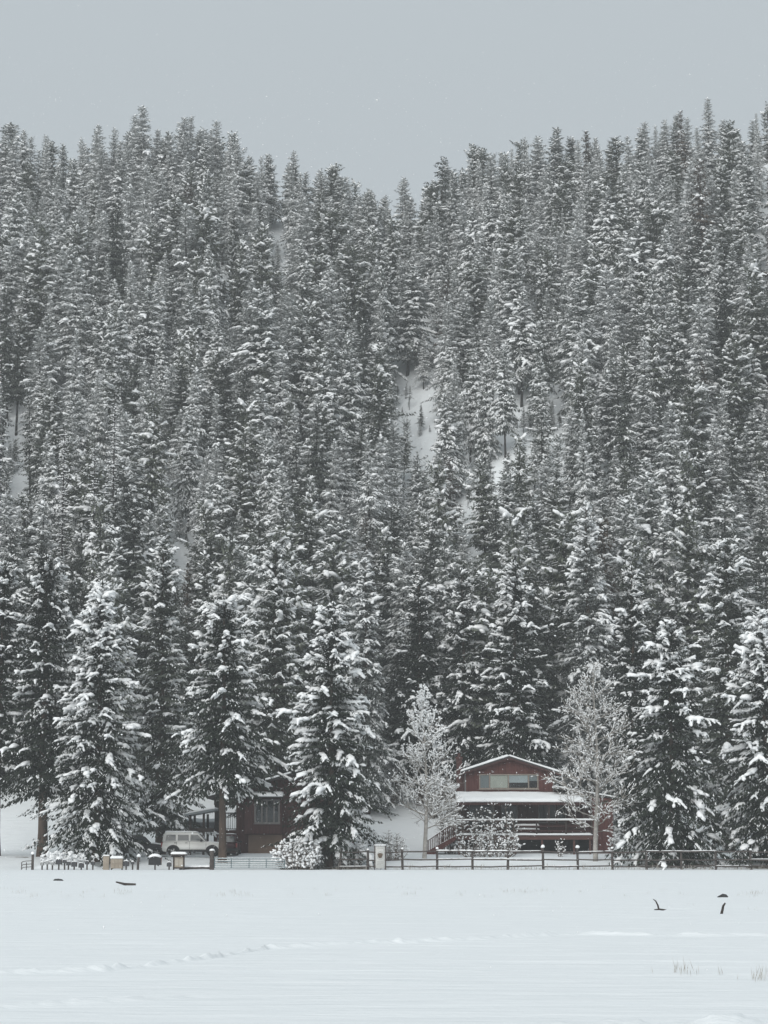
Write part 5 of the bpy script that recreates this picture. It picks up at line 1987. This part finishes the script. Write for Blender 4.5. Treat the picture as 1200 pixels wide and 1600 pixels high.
# ------------------------------------------------------------------ shrubs
def shrub(name, label, px, top, Y, hw, seed, nst=9, clump=0.12, dens=0.8, erect=0.9, group=None, base_lift=0.0, fol=False):
    rng = np.random.default_rng(seed)
    x = P(px, 1300, Y)[0]
    g = gz(x, Y) - 0.03
    h = P(px, top, Y)[2] - g
    R = hw / FPX * Y
    tw, sn = MB(), MB()
    bc, ba, bl, bw, bh = [], [], [], [], []
    for k in range(nst):
        a = k * 2.4 + rng.normal(0, 0.3)
        rr = R * math.sqrt(rng.random())
        tip = np.array([math.cos(a) * rr, math.sin(a) * rr * 0.7, h * (1.0 - 0.45 * (rr / R) ** 2) * rng.uniform(0.72, 1.03)])
        b0 = np.array([tip[0] * (1 - erect) + rng.normal(0, 0.05), tip[1] * (1 - erect), -0.1])
        pts = [b0 + (tip - b0) * s + np.array([tip[0], tip[1], 0]) * 0.25 * math.sin(s * 3.1) * (1 - erect * 0.4) + rng.normal(0, 0.03, 3) for s in np.linspace(0, 1, 7)]
        tw.tube(pts, np.linspace(0.03, 0.008, 7), 4, cap=False)
        for i in range(1, 7):
            for q in range(3):
                an = rng.uniform(0, 6.28)
                d = np.array([math.cos(an), math.sin(an), rng.uniform(0.2, 0.9)])
                l = h * rng.uniform(0.07, 0.17)
                e = pts[i] + d * l
                tw.tube([pts[i], (pts[i] + e) / 2 + rng.normal(0, 0.02, 3), e], [0.012, 0.009, 0.005], 3, cap=False)
                if rng.random() < dens:
                    c = pts[i] + d * l * rng.uniform(0.4, 0.95)
                    bc.append(c + np.array([0, 0, 0.03])); ba.append(d + rng.normal(0, 0.3, 3))
                    z_ = clump * rng.uniform(0.55, 1.3)
                    bl.append(z_ * 1.25); bw.append(z_ * 0.7); bh.append(z_ * 0.75)
    blobs(sn, np.array(bc), np.array(ba), np.array(bl), np.array(bw), np.array(bh), rng, 0, BALL_LO, 0.25)
    r = thing(name, label, 'shrub', (x, Y, g), 0, group)
    obj('twigs', tw, M['twig'], r)
    tag(obj('snow_cover', sn, M['snow'], r), kind='stuff')


shrub('snowy_bush', 'low rounded bush buried in snow lumps beside the tube gate', 468, 1308, 167.9, 40, 201, 74, 0.115, 0.62, 0.45)
shrub('shrub', 'tall thin sapling with snow clumps in front of the left half of the porch', 742, 1250, 182.5, 34, 202, 15, 0.085, 0.66, 0.35)
shrub('shrub', 'many-stemmed snow-clumped shrub in front of the deck middle', 785, 1250, 181.8, 30, 203, 15, 0.085, 0.66, 0.4)
shrub('shrub', 'low spreading snowy shrub below the deck, right of the stairs', 765, 1292, 180.0, 52, 204, 28, 0.085, 0.68, 0.35)
shrub('shrub', 'snow-laden shrub against the left corner and chimney of the red house', 703, 1216, 187.2, 17, 205, 20, 0.12, 0.9, 0.5)
shrub('shrub', 'small thin snowy sapling before the dark gap under the deck', 873, 1308, 178.5, 9, 206, 5, 0.07, 0.8, 0.4)
shrub('shrub', 'frosty scrub patch right of the sign, left of the pale frosted tree', 612, 1300, 174.0, 24, 207, 30, 0.06, 0.7, 0.4)
shrub('shrub', 'wispy frosted scrub on the open slope behind the pale frosted tree', 598, 1215, 207.0, 34, 208, 60, 0.06, 0.7, 0.55)
shrub('shrub', 'thin frosted scrub on the open slope left of the chimney', 690, 1208, 203.0, 30, 209, 50, 0.07, 0.7, 0.55)
shrub('shrub', 'snow-lumped low bush at the foot of the cabin-side spruce near the sign', 545, 1303, 170.8, 30, 210, 26, 0.13, 0.85, 0.4)
shrub('shrub', 'wispy frosted scrub at the upper edge of the open slope', 640, 1185, 212.0, 36, 211, 60, 0.06, 0.6, 0.55)
shrub('shrub', 'snow-covered scrub at the right end wall of the red house', 968, 1290, 178.0, 16, 212, 18, 0.09, 0.85, 0.45)
shrub('shrub', 'sparse snow-tipped shrub under the mailbox spruce behind the mailboxes', 100, 1330, 169.0, 34, 213, 20, 0.12, 0.9, 0.4)

dp = thing('dark_bare_stump', 'thin dark pole with a snow-tipped top on the slope left of the red house', 'tree', (X_(691, 190), 190, gz(X_(691, 190), 190)))
m_ = MB()
m_.tube([(0, 0, -0.2), (0.03, 0, 2.2), (0, 0, Z_(1222, 190) - dp.location.z)], [0.13, 0.11, 0.07], 7)
obj('trunk', m_, M['bark_dark'], dp)
sn = MB()
snow_cap(sn, 0, 0, Z_(1222, 190) - dp.location.z, 0.14, 0.14, 0.16, 4)
obj('snow_cap', sn, M['snow'], dp)

# ------------------------------------------------------------------ things in the snow field
def field_pt(px, py):
    Y = 1.7 * FPX / (py - HORIZON)
    x = P(px, py, Y)[0]
    return x, Y, gz(x, Y)


def stick(name, label, px, py, pts, rads, cat='branch'):
    x, y, z = field_pt(px, py)
    r = tag(None or bpy.data.objects.new(name, None), label, cat)
    COL.objects.link(r)
    r.location = (x, y, z)
    m_ = MB()
    m_.tube(pts, rads, 7)
    obj('stem', m_, M['drift'], r)
    return r


def small_rock(label, px, py, w, h, seed):
    x, y, z = field_pt(px, py)
    rng = np.random.default_rng(seed)
    r = thing('rock', label, 'rock', (x, y, z))
    m_ = MB()
    blobs(m_, np.array([[0, 0, 0], [w * 0.5, 0.05, -0.02], [-w * 0.45, 0.0, -0.03]]), np.array([[1, 0, 0], [1, 0, -0.1], [1, 0.1, 0.05]], float), np.array([w, w * 0.6, w * 0.7]), np.array([w * 0.6] * 3), np.array([h, h * 0.6, h * 0.55]), rng, 0, BALL, 0.2)
    obj('stone', m_, M['rock'], r)


small_rock('flat dark rock poking out of the snow below the mailboxes', 91, 1375.5, 0.27, 0.09, 1)
small_rock('dark hump-shaped rock showing through the snow on the right of the field', 1129, 1401, 0.18, 0.11, 2)
stick('branch', 'dark slanting stick lying in the snow below the tan parcel box', 197, 1382, [(-0.45, 0, 0.16), (-0.05, 0, 0.06), (0.42, 0, 0.03)], [0.03, 0.06, 0.07])
stick('branch', 'short hooked dark branch end rising from the left of the buried log', 1028, 1417, [(0.04, 0, -0.08), (0.0, 0, 0.10), (-0.06, 0, 0.22), (-0.13, 0, 0.27)], [0.028, 0.024, 0.018, 0.009])
stick('branch', 'thicker upright dark branch stub at the right of the buried log', 1129, 1425, [(-0.05, 0, -0.08), (0.0, 0, 0.11), (0.02, 0, 0.20), (0.075, 0, 0.28)], [0.038, 0.034, 0.030, 0.020])
x, y, z = field_pt(1028, 1421)
bl_ = thing('buried_log', 'thin dark end of a buried log lying at the foot of the hooked branch', 'log', (x, y, z))
m_ = MB()
m_.tube([(-0.10, -0.02, 0.02), (0.05, 0.0, 0.03), (0.25, 0.04, 0.0), (0.5, 0.06, -0.06)], [0.012, 0.022, 0.024, 0.02], 8)
obj('stem', m_, M['drift'], bl_)


def grass_field():
    rng = np.random.default_rng(8)
    V0, D, L, W = [], [], [], []

    def tuft(px, py, n, hgt, spread):
        for i in range(n):
            x, y, z = field_pt(px + rng.normal(0, spread), py + rng.normal(0, spread * 0.12))
            V0.append((x, y, z - 0.01)); D.append((rng.normal(0, 0.16), rng.normal(0, 0.16), 1))
            L.append(hgt * rng.uniform(0.4, 1.1)); W.append(0.0025 + 0.0015 * rng.random())
    for px, py, n, hg, sp in ((1072, 1518, 16, 0.24, 9), (1055, 1516, 6, 0.14, 3), (1127, 1518, 5, 0.16, 2), (1190, 1526, 26, 0.22, 12), (1021, 1516, 2, 0.12, 1), (1172, 1420, 6, 0.10, 6), (1080, 1412, 3, 0.12, 3)):
        tuft(px, py, n, hg, sp)
    for i in range(46):
        tuft(rng.uniform(-40, 1240), rng.uniform(1386, 1402), 5, 0.16, 5)
    for px in (1172, 820, 345, 370, 30, 55, 190, 195, 800, 1180, 640, 380):
        tuft(px, rng.uniform(1392, 1400), 14, 0.22, 7)
    # dry stems along the foot of the fence
    for i in range(520):
        px = rng.uniform(520, 1260)
        x = X_(px, YF)
        y = YF + rng.uniform(-0.5, 0.6)
        V0.append((x, y, gz(x, y) - 0.02)); D.append((rng.normal(0, 0.3), rng.normal(0, 0.2), 1))
        L.append(rng.uniform(0.12, 0.45) * (1.4 if abs(((px - 520) % 54.3) - 14) < 6 else 0.8)); W.append(0.016)
    mb = MB()
    V0, D, L, W = np.array(V0), np.array(D), np.array(L), np.array(W)
    sd = np.tile([1.0, 0.2, 0], (len(V0), 1))
    tents(mb, V0, D, L, W, W * 0.3, 0, side=sd)
    tents(mb, V0, D, L, W, W * 0.3, 0, side=np.tile([0.2, 1.0, 0], (len(V0), 1)))
    o = obj('dry_grass', mb, M['grass'])
    tag(o, 'dry grass tips poking through the snow of the field and along the fence', 'grass', kind='stuff')


grass_field()


# ------------------------------------------------------------------ falling snow and snowy air
def falling_snow():
    rng = np.random.default_rng(3)
    n = 12000
    Y = 15 + 163 * rng.random(n) ** 0.8
    X = rng.uniform(-1, 1, n) * (0.20 * Y + 2)
    Z = rng.uniform(0.2, 1.0, n) * (0.02 * Y + 0.36 * Y) + 0.1
    Z = np.where(rng.random(n) < 0.3, rng.uniform(0.3, 9, n), Z)
    ok = (Z > 0.3) & ~((Y > 165) & (Z < 3))
    X, Y, Z = X[ok], Y[ok], Z[ok]
    r = rng.uniform(0.005, 0.0095, len(X)) * np.where(Y > 60, 1.8, 1.0)
    mb = MB()
    V0 = np.array([(1, 0, 0), (-1, 0, 0), (0, 1, 0), (0, -1, 0), (0, 0, 1), (0, 0, -1)], float)
    F0 = np.array([(0, 2, 4), (2, 1, 4), (1, 3, 4), (3, 0, 4), (2, 0, 5), (1, 2, 5), (3, 1, 5), (0, 3, 5)])
    V = np.stack([X, Y, Z], 1)[:, None, :] + V0[None] * (r[:, None] * rng.uniform(0.6, 1.4, (len(X), 6)))[:, :, None]
    F = F0[None] + (np.arange(len(X)) * 6)[:, None, None]
    mb.add(V.reshape(-1, 3), F.reshape(-1, 3), 0, True)
    o = obj('falling_snow', mb, M['snow'])
    tag(o, 'snowflakes drifting through the air over the field and yard', 'snowfall', kind='stuff')


falling_snow()


def haze():
    m = bpy.data.materials.new('haze')
    m.use_nodes = True
    t = m.node_tree
    t.nodes.clear()
    o = t.nodes.new('ShaderNodeOutputMaterial')
    v = t.nodes.new('ShaderNodeVolumePrincipled')
    v.inputs['Color'].default_value = (0.97, 0.99, 1.0, 1)
    v.inputs['Density'].default_value = HAZE_DENSITY
    v.inputs['Anisotropy'].default_value = 0.0
    t.links.new(v.outputs[0], o.inputs['Volume'])
    mb = MB()
    ztop = max(f[2] + f[3] for f in FOREST) + 6
    mb.box(-236, 236, -36, 452, -1.6, ztop)
    h = obj('haze', mb, m)
    tag(h, 'thin snowy haze filling the valley air', 'haze', kind='stuff')


haze()
